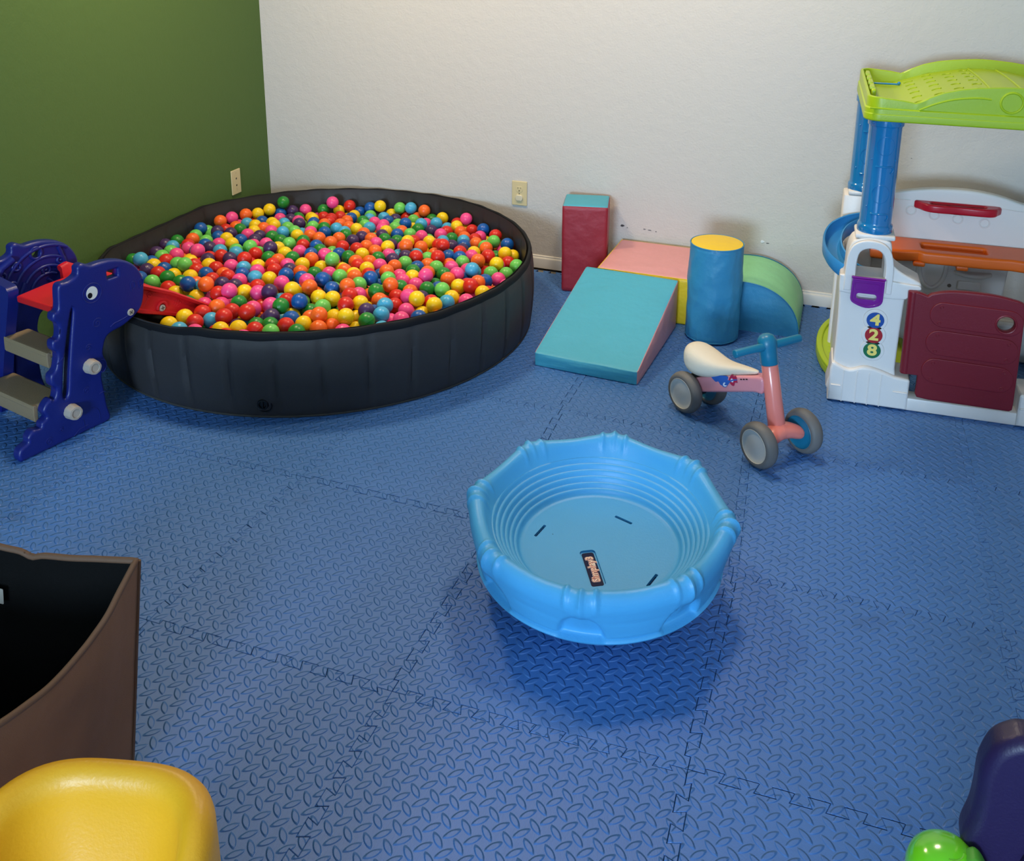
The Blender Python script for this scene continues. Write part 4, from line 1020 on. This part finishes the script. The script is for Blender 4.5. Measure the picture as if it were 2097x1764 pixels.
for i, p in enumerate(dense):
    t = (dense[(i+1) % N_]-dense[i-1]).normalized(); nrm = Vector((t.y, -t.x))
    fy = (p.y-Y0)/(Y1-Y0); zt = roof_top(min(max(p.x, X0), X1))+.008*fy
    for a, z in ((.004, .968), (.005, .975), (.004, 1.000), (.000, 1.004), (.0, zt-.004), (-.003, zt), (-.009, zt), (-.012, zt-.004), (-.012, .985)):
        V.append((p.x+nrm.x*a, p.y+nrm.y*a, z))
for i in range(N_):
    j = (i+1) % N_
    for k in range(8): F.append([i*9+k, j*9+k, j*9+k+1, i*9+k+1])
g.add(V, F)
YZ = Matrix(((0, 0, 1, 0), (1, 0, 0, 0), (0, 1, 0, 0), (0, 0, 0, 1)))
# deck: rounded corners band at the bottom and the humped tray
g.plate(rrect(X0-.005, Y0-.006, X1+.005, Y1+.005, .048, 8), .026, .006, M=Matrix.Translation((0, 0, .962)))
def hump(x):
    x = x if x < .36 else .72-x
    return interp(x, [-.03, .07, .10, .18, .28, .36], [.995, .996, 1.008, 1.036, 1.056, 1.062])
V = []; F = []; nx, ny = 60, 10
for i in range(nx+1):
    for j in range(ny+1):
        x = X0+.01+(X1-X0-.02)*i/nx; y = Y0+.012+(Y1-Y0-.024)*j/ny
        V.append((x, y, hump(x)+.006*math.sin(PI*j/ny)*(1 if .09 < x < .63 else 0)))
for i in range(nx):
    for j in range(ny): a = i*(ny+1)+j; F.append([a, a+ny+1, a+ny+2, a+1])
g.add(V, F)
def arcmark(cx, cy, w=.020, h=.007):
    g.tube([(cx+h*(1-(2*k/8-1)**2), cy+w*(k/8-.5)*2*.5, hump(cx+h*(1-(2*k/8-1)**2))+.0062*math.sin(PI*(cy-Y0)/(Y1-Y0))) for k in range(9)], .0024, 6, flat=.8)
for ix, x in enumerate((.112, .172, .232, .288)):
    for jy in range(6):
        yy = .075+.082*jy+(.040 if ix % 2 else 0)
        g.tube([(x+.013*(2*k/8-1), yy+.008*(1-(2*k/8-1)**2), hump(x+.013*(2*k/8-1))+.0062*math.sin(PI*(yy-Y0)/(Y1-Y0))+.0005) for k in range(9)], .0026, 6, flat=.8)
for x in (.315, .405): g.tube([(x, Y0+.015+(Y1-Y0-.03)*k/16, hump(x)+.006*math.sin(PI*k/16)+.001) for k in range(17)], .004, 6)
g.tube([(.356+.030*math.cos(a*PI/18), Y0-.0005, 1.041+.030*math.sin(a*PI/18)) for a in range(36)], .0035, 8, closed=True)
g.tube(smooth([(.105, Y0-.0005, 1.004), (.15, Y0-.0005, 1.026), (.20, Y0-.0005, 1.042), (.26, Y0-.0005, 1.050), (.30, Y0-.0005, 1.048)], 5, False), .0028, 8)
g.tube([(X0+.01, Y0-.001, 1.003), (.10, Y0-.001, .999), (.36, Y0-.001, .993), (.62, Y0-.001, .999), (X1-.01, Y0-.001, 1.003)], .003, 8)
rf = psP('roof', g, LIM)
g = G().plate(rrect(.0, 0, .44, .050, .008), .014, .004, M=Matrix.Translation((-.030, .09, .995)) @ YZ)
for k in range(4): g.box((-.034, .12+.10*k, 1.038), (-.020, .16+.10*k, 1.048), .002)
psP('roof_flap', g, LIM, rf)
g = G().cyl((.0, .50, 1.004), (.085, .485, 1.006), .0035, 12, .001); g.sphere((.083, .485, 1.010), .006, 8)
psP('blue_pin', g, TRK, rf, label='small blue pin in the roof corner')
# back panel
bo = [(.03, .0), (.03, .58), (.04, .595)]+[tuple(p) for p in smooth([(.118, .608), (.189, .623), (.268, .633), (.366, .635), (.464, .622), (.541, .600), (.62, .588)], 4, False)]+[(.65, .58), (.65, 0)]
g = G().plate(bo, .040, .008, holes=[smooth([(.527, .372), (.560, .392), (.62, .392), (.62, .14), (.52, .14), (.520, .258)], 1)], M=XZat(.545))
g.tube(smooth([(.235, .503, .400), (.228, .503, .33), (.245, .503, .275), (.278, .503, .256), (.308, .503, .285), (.318, .503, .33), (.318, .503, .400)], 5, False), .008, 8)
g.tube([(.222, .503, .38), (.222, .503, .285)], .005, 8); g.tube([(.128, .503, .37), (.128, .503, .285)], .003, 8)
g.plate(smooth([(0, 0), (.03, -.030), (.065, -.040), (.10, -.030), (.13, 0)], 4, False)+[(.13, .004), (0, .004)], .016, .006, M=Matrix.Translation((.345, .505, .318)))
g.plate(rrect(.362, .262, .440, .296, .006), .010, .004, M=XZat(.504))
g.tube([(.03, .504, .585), (.17, .504, .583)], .002, 6); g.tube([(.45, .504, .582), (.64, .504, .565)], .002, 6)
for cx_, cz_ in ((.175, .545), (.255, .535), (.335, .527), (.425, .52)): g.tube([(cx_+.016*math.cos(a*PI/10), .504, cz_+.016*math.sin(a*PI/10)) for a in range(20)], .003, 6, closed=True)
psP('back_panel', g, W_)
g = G().plate(circ(.337, .271, .007, 16), .001, .0002, M=XZat(.5045)); psP('peg_hole', g, mat('grey_hole', (110, 104, 96), .8))
# orange counter
g = G().plate([(.04, .34), (.04, .505), (.64, .505), (.64, .34), (.60, .325), (.50, .345), (.42, .335), (.22, .335), (.20, .350), (.14, .335), (.08, .335)], .042, .010, holes=[rrect(.215, .385, .43, .455, .012)], M=Matrix.Translation((0, 0, .400)))
g.box((.21, .38, .412), (.435, .46, .424), .003)
g.box((.185, .338, .386), (.225, .368, .404), .006).box((.325, .338, .386), (.365, .368, .404), .006)
psP('counter', g, ORA)
# red shelf
g = G().plate(smooth([(.202, .008), (.452, .008), (.458, -.030), (.44, -.052), (.40, -.058), (.33, -.052), (.27, -.058), (.225, -.050), (.200, -.020)], 4), .030, .008, holes=[rrect(.235, -.040, .42, -.012, .012)], M=Matrix.Translation((0, .504, .556)))
g.box((.225, .458, .562), (.43, .50, .570), .003)
psP('red_shelf', g, REDH)
# blue ball track curling round the left side
path = smooth([(.030, .40, .512), (-.025, .385, .500), (-.072, .340, .484), (-.094, .270, .466), (-.092, .190, .448), (-.064, .125, .430), (-.020, .095, .412), (.04, .090, .400), (.08, .10, .395)], 8, False)
prof = [(-.034, .034), (-.040, .036), (-.044, .030), (-.043, -.004), (-.034, -.016), (0, -.021), (.034, -.016), (.043, -.004), (.044, .030), (.040, .036), (.034, .034), (.034, .004), (.024, -.007), (0, -.012), (-.024, -.007), (-.034, .004)]
V = []; F = []
Pp = [Vector(p) for p in path]
for i, p in enumerate(Pp):
    t = (Pp[min(i+1, len(Pp)-1)]-Pp[max(i-1, 0)]); t.z = 0; t.normalize(); s_ = Vector((t.y, -t.x, 0))
    for a, b in prof: V.append(p+s_*a*.75+Vector((0, 0, b)))
k_ = len(prof)
for i in range(len(Pp)-1):
    for k in range(k_): F.append([i*k_+k, i*k_+(k+1) % k_, (i+1)*k_+(k+1) % k_, (i+1)*k_+k])
F.append(list(range(k_))); F.append([(len(Pp)-1)*k_+k for k in range(k_)][::-1])
psP('ball_track', G().add(V, F), TRK, None, 35)
# lime landing tray on the floor
E_ = lambda rx, ry: [(.05+rx*math.cos(2*PI*i/64), .385+ry*math.sin(2*PI*i/64)) for i in range(64)]
g = G().plate(E_(.162, .330), .034, .008, M=Matrix.Translation((0, 0, .001)))
g.plate(E_(.162, .330), .012, .005, holes=[E_(.140, .305)], M=Matrix.Translation((0, 0, .030)))
for a in range(16):
    t = 2*PI*a/16+.1; g.box((.05+.158*math.cos(t)-.004, .385+.326*math.sin(t)-.004, .004), (.05+.158*math.cos(t)+.004, .385+.326*math.sin(t)+.004, .036), .002)
for i in range(4):
    for j in range(7): g.sphere((-.055+.03*i, .20+.055*j+.02*(i % 2), .034), .011, 8, sc=(1.2, .8, .5))
psP('landing_tray', g, LIM)

# ------------------------------------------------------------------ dinosaur slide
dn = thing('dinosaur_slide', 'small blue and red dinosaur shaped slide with grey steps, leading into the ball pit', 'slide', (-.791, -.817, 0), math.atan2(.9754, .2206))
BLU = mat('navy_blue_moulded_plastic', (18, 30, 108), .36, .5, bump=.0004, bscale=240, sss=.03)
RDP = mat('red_moulded_plastic', (196, 26, 34), .36, .5, bump=.0004, bscale=260)
STP = mat('taupe_step_plastic', (134, 116, 90), .5, .4, bump=.0006, bscale=220)
KNB = mat('grey_knob_plastic', (168, 158, 146), .4, .5)
OUT = [(0, .0), (-.006, .022), (.003, .041), (.026, .050), (.028, .066), (.045, .082), (.069, .078), (.074, .092), (.091, .102), (.082, .124), (.092, .144), (.110, .156), (.122, .149), (.131, .178), (.118, .197), (.120, .226), (.138, .240), (.149, .285), (.136, .304), (.139, .330), (.158, .336), (.162, .374), (.148, .393), (.152, .414), (.168, .422), (.174, .482), (.186, .497), (.209, .496), (.238, .508), (.242, .530), (.261, .537), (.285, .524), (.317, .524), (.356, .520), (.400, .505), (.434, .479), (.454, .446), (.461, .415), (.457, .372), (.446, .338), (.426, .318), (.393, .301), (.365, .292), (.334, .288), (.313, .279), (.301, .258), (.294, .226), (.302, .200), (.299, .176), (.284, .168), (.281, .150), (.284, .110), (.287, .055), (.292, .003), (.224, .0), (.108, .0), (.03, .0)]
hole_slot = smooth([(.206, .400), (.212, .397), (.197, .32), (.178, .22), (.165, .146), (.150, .143), (.158, .21), (.178, .30)], 3)
hole_sq = rrect(.337, .463, .372, .487, .003, 3)
outl = smooth(OUT, 3)
outl = [(x, max(z, 0)) for x, z in outl]
TH = .036
def spiral(g, cx, cz, r, y, sgn=1, rot=0):
    g.tube([(cx+sgn*(r*(1-k/26))*math.cos(rot+k*.42), y, cz+(r*(1-k/26))*math.sin(rot+k*.42)) for k in range(24)], .0013, 6)
def near_panel(y0, outer_sign):
    g = G().plate(outl, TH, .009, holes=[hole_slot, hole_sq], M=XZat(y0+TH))
    ys = y0-.0002
    g.tube([(.278+.031*math.cos(a*PI/18), ys, .437+.031*math.sin(a*PI/18)) for a in range(36)], .0016, 6, closed=True)
    for cx, cz, r in ((.283, .336, .017), (.246, .269, .011), (.222, .134, .012), (.087, .026, .013), (.13, .045, .007)): spiral(g, cx, cz, r, ys, 1, .6)
    for px in (.418, .448): g.tube([(px-.006, ys, .398), (px-.008, ys, .425), (px+.002, ys, .430), (px+.008, ys, .424), (px+.008, ys, .410), (px, ys, .405), (px-.003, ys, .408)], .0015, 6)
    g.tube([(.325, ys, .308), (.34, ys, .315), (.37, ys, .318), (.40, ys, .325)], .0025, 6)      # mouth
    g.tube(smooth([(.283, ys, .215), (.295, ys, .205), (.296, ys, .185), (.285, ys, .172), (.275, ys, .178)], 4, False), .002, 6)   # little arm
    g.tube([(.262, ys, .105), (.276, ys, .108), (.284, ys, .104)], .0015, 6)
    g.tube(smooth([(.235, ys, .070), (.248, ys, .062), (.255, ys, .045), (.256, ys, .018)], 4, False), .0015, 6)
    g.tube([(.20, ys, .045), (.203, ys, .014)], .0015, 6); g.tube([(.165, ys, .006), (.185, ys, .020), (.215, ys, .022)], .0015, 6)
    for a, b in (((.157, .345), (.150, .36)), ((.142, .255), (.150, .27))): g.tube([(a[0], ys, a[1]), (b[0]+.012, ys, b[1])], .0015, 6)
    return g
np_ = obj('side_panel', near_panel(0, 1), BLU, dn, 50)
# inner face of the far side panel is heavily ribbed
g = G().plate(outl, TH, .009, holes=[hole_slot, circ(.318, .487, .016, 24)], M=XZat(.380))
yf = .344
for r in (.060, .085, .115, .150): g.tube([(.345+r*math.cos(a), yf, .345+r*math.sin(a)*1.05) for a in [PI*(.32+.68*k/20) for k in range(21)]], .006, 8)
g.tube([(.395, yf, .49), (.435, yf, .35)], .007, 8); g.tube([(.345, yf, .39), (.43, yf, .30)], .006, 8)
for cx, cz in ((.40, .44), (.345, .42), (.25, .46), (.20, .44), (.23, .40)):
    g.tube([(cx+.013*math.cos(a*PI/9), yf, cz+.013*math.sin(a*PI/9)) for a in range(18)], .005, 8, closed=True)
    g.sphere((cx, yf+.002, cz), .006, 8)
g.tube([(.318+.019*math.cos(a*PI/12), yf, .487+.019*math.sin(a*PI/12)) for a in range(24)], .005, 8, closed=True)
g.tube([(.182, yf-.004, .14), (.182, yf-.004, .44), (.20, yf-.004, .47), (.24, yf-.004, .49)], .012, 8)
g.tube(smooth([(.205, yf, .10), (.215, yf, .22), (.235, yf, .33), (.27, yf, .40)], 5, False), .008, 8)
V = []; F = []    # thick inner spine column that carries the step ends
for x in (.135, .168):
    for y, z in ((.350, .0), (.338, .0), (.300, .13), (.250, .285), (.205, .415), (.200, .440), (.212, .456), (.350, .470)): V.append((x, y, z))
for k in range(8): F.append([k, (k+1) % 8, 8+(k+1) % 8, 8+k])
F += [list(range(8))[::-1], list(range(8, 16))]
g.add(V, F)
obj('side_panel', g, BLU, dn, 50)
# eye
g = G().plate(circ(.278, .437, .019, 32, .021), .002, .0006, M=XZat(.0015)); ey = obj('eye', g, mat('eye_white', (214, 214, 206), .4), dn)
g = G().plate(circ(.270, .431, .0078, 24, .009), .0006, .0002, M=XZat(-.0006)); obj('pupil', g, mat('eye_black', (14, 14, 16), .3), ey)
# knobs and bolts
def knob(x, z, y=0, s=1):
    g = G(); n = 64; V = []; F = []
    rows = [(0, 1), (.005, 1), (.008, .97), (.024, .92), (.028, .88), (.029, .62), (.026, .58), (.026, .3), (.026, 0)]
    for i in range(n):
        t = 2*PI*i/n; lob = 1+.05*abs(math.cos(4*t))**.5
        for h, f in rows: V.append((x+.0225*f*lob*math.cos(t), y-h*s, z+.0225*f*lob*math.sin(t)))
    k_ = len(rows)
    for i in range(n):
        for k in range(k_-1): F.append([i*k_+k, i*k_+k+1, ((i+1) % n)*k_+k+1, ((i+1) % n)*k_+k])
    g.add(V, F); return obj('knob', g, KNB, dn, 40)
knob(.243, .209); knob(.165, .091)
def bolt(x, z, y, r=.0115, cross=45):
    g = G().plate(circ(x, z, r, 28), .006, .002, M=XZat(y)); b = obj('bolt', g, KNB, dn, 40)
    g = G()
    for a in (cross, cross+90):
        M = Matrix.Translation((x, y-.0062, z)) @ Matrix.Rotation(rad(a), 4, 'Y'); g.box((-r*.62, -.0004, -.0013), (r*.62, .0006, .0013), 0, M=M)
    obj('cross_slot', g, mat('slot_shadow_plastic', (70, 64, 56), .7), b)
bolt(.400, .331, .001)
# steps and platform
def step(x0, x1, z0, z1, name, m, y0=TH-.004, y1=.348, bev=.010):
    g = G().box((x0, y0, z1-.022), (x1, y1, z1), bev, 4)
    g.plate(smooth([(x0+.001, z1-.006), (x0+.004, z1-.001), (x0+.010, z1-.001), (x0+.014, z1-.010), (x0+.012, z0+.006), (x0+.006, z0), (x0, z0+.004)], 2), y1-y0, .002, M=XZat(y1))
    return obj(name, g, m, dn, 50)
step(.070, .172, .088, .140, 'step', STP, y1=.300); step(.132, .215, .238, .286, 'step', STP, y1=.258)
g = G().plate([(TH-.002, .164), (.196, .158), (.218, .262), (.222, .345), (TH-.002, .345)], .024, .006, M=Matrix.Translation((0, 0, .402)) @ Matrix(((0, 1, 0, 0), (1, 0, 0, 0), (0, 0, 1, 0), (0, 0, 0, 1))))
obj('platform', g, RDP, dn, 40)
# slide chute
xs = [.372, .39, .41, .43, .46, .50, .55, .60, .652, .70, .75, .80, .85, .90, .95, 1.0, 1.05]
V = []; F = []
def chp(x):
    zb = slide_bot(x); h = interp(x, [.34, .40, .46, .8, 1.05], [.078, .110, .108, .074, .040])
    zf = zb+.020
    yn, yf_ = .045, .315
    return [(yn, zb), (yn-.006, zb+.004), (yn-.006, zb+.014), (yn, zb+.018), (yn+.003, zb+h-.022), (yn-.008, zb+h-.016), (yn-.010, zb+h-.006), (yn-.004, zb+h), (yn+.010, zb+h), (yn+.016, zb+h-.008), (yn+.020, zf+.012), (yn+.034, zf),
            (.18, zf-.003), (yf_-.034, zf), (yf_-.020, zf+.012), (yf_-.016, zb+h-.008), (yf_-.010, zb+h), (yf_+.004, zb+h), (yf_+.010, zb+h-.006), (yf_+.008, zb+h-.016), (yf_-.003, zb+h-.022), (yf_, zb+.018), (yf_+.006, zb+.014), (yf_+.006, zb+.004), (yf_, zb), (.18, zb+.006)]
fx_ = smooth([(x, 0, 0) for x in xs], 3, False)
for x, _, _ in fx_:
    for y, z in chp(x): V.append((x, y, z))
k_ = len(chp(.5)); n_ = len(fx_)
for i in range(n_-1):
    for k in range(k_): F.append([i*k_+k, i*k_+(k+1) % k_, (i+1)*k_+(k+1) % k_, (i+1)*k_+k])
F.append(list(range(k_))); F.append([(n_-1)*k_+k for k in range(k_)][::-1])
g = G().add(V, F)
for bx in (.548, .706):   # bosses round the rail bolts
    zc = slide_bot(bx)+.030; g.tube([(bx+.0175*math.cos(a), .042, zc+.0185*math.sin(a)) for a in [PI*(-.05+1.1*k/12) for k in range(13)]], .005, 8)
# lollipop and flower relief
zc = slide_bot(.505)+.068
g.tube([(.480, .0462, zc-.035), (.500, .0462, zc-.008)], .0013, 6); g.tube([(.508+(.011*(1-k/22))*math.cos(k*.5), .0462, zc+(.011*(1-k/22))*math.sin(k*.5)) for k in range(20)], .0012, 6)
zc = slide_bot(.61)+.052
for q in range(5): g.tube([(.61+.010*math.cos(q*1.257)+.005*math.cos(a*PI/5), .0468, zc+.010*math.sin(q*1.257)+.005*math.sin(a*PI/5)) for a in range(10)], .0010, 6, closed=True)
obj('chute', g, RDP, dn, 40)
for bx in (.548, .706): bolt(bx, slide_bot(bx)+.028, .045, .0115, 0)

# ------------------------------------------------------------------ brown fabric bin
ba = rad(8); Xb = Vector((math.cos(ba), math.sin(ba))); Yb = Vector((-math.sin(ba), math.cos(ba)))
BW, BD, BH = .50, .40, .45
corner = Vector((.289, -1.533)); bc = corner-Xb*BW/2-Yb*BD/2
bin_ = thing('fabric_bin', 'brown fabric storage bin with black lining and open sagging top', 'storage bin', (bc.x, bc.y, 0), ba)
M_brn = mat('brown_fabric', (130, 94, 70), .75, .3, bump=.0004, bscale=700, bump2=.006, bscale2=7, vary=.06); M_lin = mat('black_lining', (8, 8, 8), .85, .15, bump=.0006, bscale=400)
M_pipe = mat('brown_piping', (96, 70, 52), .7, bump=.0004, bscale=500)
def bin_pt(s, q, inset=0.):
    """s in 0..4 round the box (0: back side from -x to +x, 1: right side towards -y ...), q height 0..1"""
    i = int(s) % 4; f = s-int(s)
    hx, hy = BW/2-inset, BD/2-inset
    tx = (1-q)*.045
    hx -= tx*(1 if True else 0); hy -= tx*.6
    C4 = [(-hx, hy), (hx, hy), (hx, -hy), (-hx, -hy)]
    a = C4[i]; b = C4[(i+1) % 4]
    x = a[0]+(b[0]-a[0])*f; y = a[1]+(b[1]-a[1])*f
    w = math.sin(PI*f)
    bow = {0: -.010, 1: .016, 2: .012, 3: .008}[i]*w*(.3+.7*q)
    n = [(0, 1), (1, 0), (0, -1), (-1, 0)][i]
    nz = noise.noise(Vector((x*7, y*7, q*3)))*.007*w+noise.noise(Vector((x*19, y*19, q*6+3)))*.0025*w
    x += n[0]*(bow+nz); y += n[1]*(bow+nz)
    sag = {0: .010, 1: .034, 2: .03, 3: .02}[i]*w**1.2
    if i == 0: sag += .007*math.exp(-((f-.60)/.03)**2)-.016*math.exp(-((f-.35)/.16)**2)
    return Vector((x, y, .002+q*(BH-sag)))
def bin_wall(inset):
    V = []; F = []; NSg, NQ = 4*28, 20
    for a in range(NSg):
        for k in range(NQ+1): V.append(bin_pt(a*4/NSg, k/NQ, inset))
    for a in range(NSg):
        b = (a+1) % NSg
        for k in range(NQ): F.append([a*(NQ+1)+k, b*(NQ+1)+k, b*(NQ+1)+k+1, a*(NQ+1)+k+1])
    F.append([a*(NQ+1) for a in range(NSg)])
    return G().add(V, F)
obj('outer_cover', bin_wall(0), M_brn, bin_, 50)
obj('lining', bin_wall(.006), M_lin, bin_, 50)
g = G().tube([bin_pt(a*4/224, 1, .003)+Vector((0, 0, .001)) for a in range(224)], .0055, 8, closed=True)
for cx_, cy_ in ((1, 1),): g.tube([bin_pt(1.0001, k/12, -.001) for k in range(13)], .0028, 6)
r5 = random.Random(4)
c0 = bin_pt(.60, 1, .003)
for k in range(14):
    p0 = c0+Vector((r5.uniform(-.012, .012), 0, 0)); g.tube([p0, p0+Vector((r5.uniform(-.006, .006), r5.uniform(-.006, .004), r5.uniform(.004, .012)))], .0007, 4)
obj('rim_piping', g, M_pipe, bin_, 60)
g = G(); c1 = bin_pt(.445, .80, .016)
g.plate(rrect(-.02, -.016, .02, .016, .002, 3), .001, .0003, M=Matrix.Translation(c1+Vector((0, -.002, 0))) @ Matrix.Rotation(rad(6), 4, 'Y') @ XZ)
ct = obj('care_label', g, mat('grey_label', (150, 144, 134), .7), bin_)
g = G()
for k in range(7): g.box((c1.x-.014+.0036*k, c1.y-.0038, c1.z-.011), (c1.x-.0125+.0036*k, c1.y-.0030, c1.z+.008-(k % 3)*.003), 0)
obj('small_print', g, mat('label_print', (110, 106, 100), .8), ct)

# ------------------------------------------------------------------ yellow tub chair
YC = mat('yellow_moulded_plastic', (220, 162, 30), .4, .5, bump=.0004, bscale=200, vary=.03, sss=.06)
ch = thing('toddler_chair', 'yellow moulded plastic toddler chair with a rounded wrap-around back', 'chair', (.588, -2.030, 0), rad(14))
def chair_shell():
    V = []; F = []; nA = 72; prof_n = 30
    A1 = rad(118)
    for i in range(nA+1):
        a = -A1+2*A1*i/nA   # 0 = rear
        f = abs(a)/A1
        top = .450-.008*f**2-.12*max(0, (f-.45)/.55)**1.5
        Ro = .158; Ri = .120
        dx, dy = math.sin(a), math.cos(a)
        sq = (abs(dx)**3.2+abs(dy)**3.2)**(-1/3.2); dx *= sq; dy *= sq
        for k in range(prof_n+1):
            q = k/prof_n
            # inner from z .24 up, over the rounded rim, outer down to the floor
            if q < .36: z = .300+(top-.030-.300)*(q/.36); r = Ri-.030*(1-(q/.36))**1.6
            elif q < .64:
                t = PI*(q-.36)/.28; rc = (Ri+Ro+.004)/2; hw = (Ro+.004-Ri)/2; r = rc-hw*math.cos(t); z = top-.030+.030*math.sin(t)
            else: u = (q-.64)/.36; z = (top-.030)*(1-u)+.004*u; r = Ro+.004*(1-u)+.012*u
            lean = .018*(z/.45)
            V.append((dx*r*1.0, dy*r+lean*dy, z))
    for i in range(nA):
        for k in range(prof_n): a = i*(prof_n+1)+k; F.append([a, a+prof_n+1, a+prof_n+2, a+1])
    F.append(list(range(prof_n+1))); F.append([nA*(prof_n+1)+k for k in range(prof_n+1)][::-1])
    return G().add(V, F)
obj('backrest', chair_shell(), YC, ch, 50)
g = G().lathe([(0, .288), (.04, .290), (.070, .295), (.085, .301), (.095, .306), (.110, .300), (.128, .27), (.138, .20), (.148, .10), (.154, .01), (.150, .002), (0, .002)], 64)
obj('seat', g, YC, ch, 50)

# ------------------------------------------------------------------ purple ride-on with green grip
rd = thing('ride_on_toy', 'dark purple plastic ride-on toy with bright green rounded end, in the near corner', 'ride-on toy', (1.70, -1.45, 0))
PUR = mat('dark_purple_plastic', (34, 23, 62), .42, .45, bump=.0004, bscale=200); GRN = mat('bright_green_plastic', (104, 200, 30), .16, .6, coat=.5); GR2 = mat('mid_green_plastic', (74, 150, 44), .5, .4)
po = [(-.016+.0, .496), (-.035, .489), (-.055, .468), (-.0655, .430), (-.066, .385), (-.068, .350), (-.074, .318), (-.074, .298), (-.066, .276), (-.055, .262), (-.051, .235), (-.048, .12), (-.05, .01), (-.03, .002), (.12, .002), (.135, .02), (.14, .20), (.14, .40), (.13, .46), (.10, .49), (.04, .500)]
g = G().plate(smooth(po, 4), .055, .018, M=XZat(.01), seg=5)
g.tube(smooth([(.0, -.046, .22), (.006, -.048, .30), (.03, -.048, .36), (.07, -.048, .385), (.12, -.048, .38)], 6, False), .010, 10)
g.tube(smooth([(.030, -.046, .20), (.036, -.048, .28), (.058, -.048, .33), (.12, -.048, .345)], 6, False), .007, 10)
obj('backrest', g, PUR, rd, 50)
g = G()
C0 = Vector((-.092, -.062, .257))
g.lathe([(0, .056), (.018, .0545), (.033, .048), (.043, .038), (.049, .024), (.051, .008), (.050, -.02), (.048, -.08), (.047, -.14)], 48, Matrix.Translation(C0) @ Matrix.Rotation(rad(-12), 4, 'Y'))
for k in range(5):
    ph_ = rad(70-14*k); rr_ = .0515*math.cos(ph_)+.001; zz = .055*math.sin(ph_)
    g.tube([C0+Vector((rr_*math.sin(a), -rr_*math.cos(a), zz)) for a in [-.15+1.6*j/14 for j in range(15)]], .0040, 8)
gr = obj('grip', g, GRN, rd, 50, 'glossy bright green ribbed dome')
g = G().plate(smooth([(-.075, .17), (-.100, .24), (-.086, .285), (-.064, .318), (-.045, .300), (-.030, .25), (-.03, .16)], 5), .030, .008, M=XZat(-.050))
obj('grip_collar', g, GR2, rd, 50, 'matt green collar behind the grip')
g = G().box((-.05, -.34, .02), (.14, .03, .13), .03, 5)
obj('body', g, PUR, rd, 50)
for x_, y_ in ((-.06, -.30), (.15, -.30), (-.06, -.06), (.15, -.06)):
    obj('wheel', G().cyl((x_-.018, y_, .045), (x_+.018, y_, .045), .045, 32, .008), mat('black_wheel_plastic', (20, 20, 22), .5), rd, 40)

# ------------------------------------------------------------------ lights
def area(name, loc, size, size_y, power, col, target=None, rot=None, spread=None):
    l = bpy.data.lights.new(name, 'AREA'); l.shape = 'RECTANGLE'; l.size = size; l.size_y = size_y; l.energy = power; l.color = col
    if spread: l.spread = spread
    o = bpy.data.objects.new(name, l); COL.objects.link(o); o.location = loc
    if target: o.rotation_euler = (Vector(target)-Vector(loc)).to_track_quat('-Z', 'Y').to_euler()
    elif rot: o.rotation_euler = rot
    return o
def lamp_fixture(x, y, w, d, power, col, label):
    g = G().box((x-w/2-.02, y-d/2-.02, CZ-.05), (x+w/2+.02, y+d/2+.02, CZ), .004)
    t = thing('ceiling_light', label, 'ceiling light', (0, 0, 0))
    obj('housing', g, M_trim, t)
    area('lamp', (x, y, CZ-.055), w, d, power, col, rot=(0, 0, 0)).parent = t
lamp_fixture(-.60, .20, .30, .30, 31, (1., .78, .50), 'white ceiling light panel above the ball pit')
lamp_fixture(.85, .35, .30, .30, 24, (1., .82, .60), 'white ceiling light panel above the soft play blocks')
lamp_fixture(2.3, -2.6, .36, .36, 5, (1., .82, .62), 'added white fill light panel on the ceiling near the right wall')  # added fill lamp, brightens the near floor, chair and bin
lamp_fixture(.6, -4.6, .36, .36, 6, (1., .82, .62), 'added white fill light panel on the ceiling nearest the window')  # second added fill lamp, unseen behind the camera
area('window_daylight', ((WX0+WX1)/2, YF-.03, (WZ0+WZ1)/2), WX1-WX0-.1, WZ1-WZ0-.1, 320, (.52, .75, 1.), rot=(rad(90), 0, 0))
wd = bpy.data.worlds.new('world'); S.world = wd; wd.use_nodes = True
bg = wd.node_tree.nodes['Background']; bg.inputs[0].default_value = (.8, .9, 1, 1); bg.inputs[1].default_value = .3
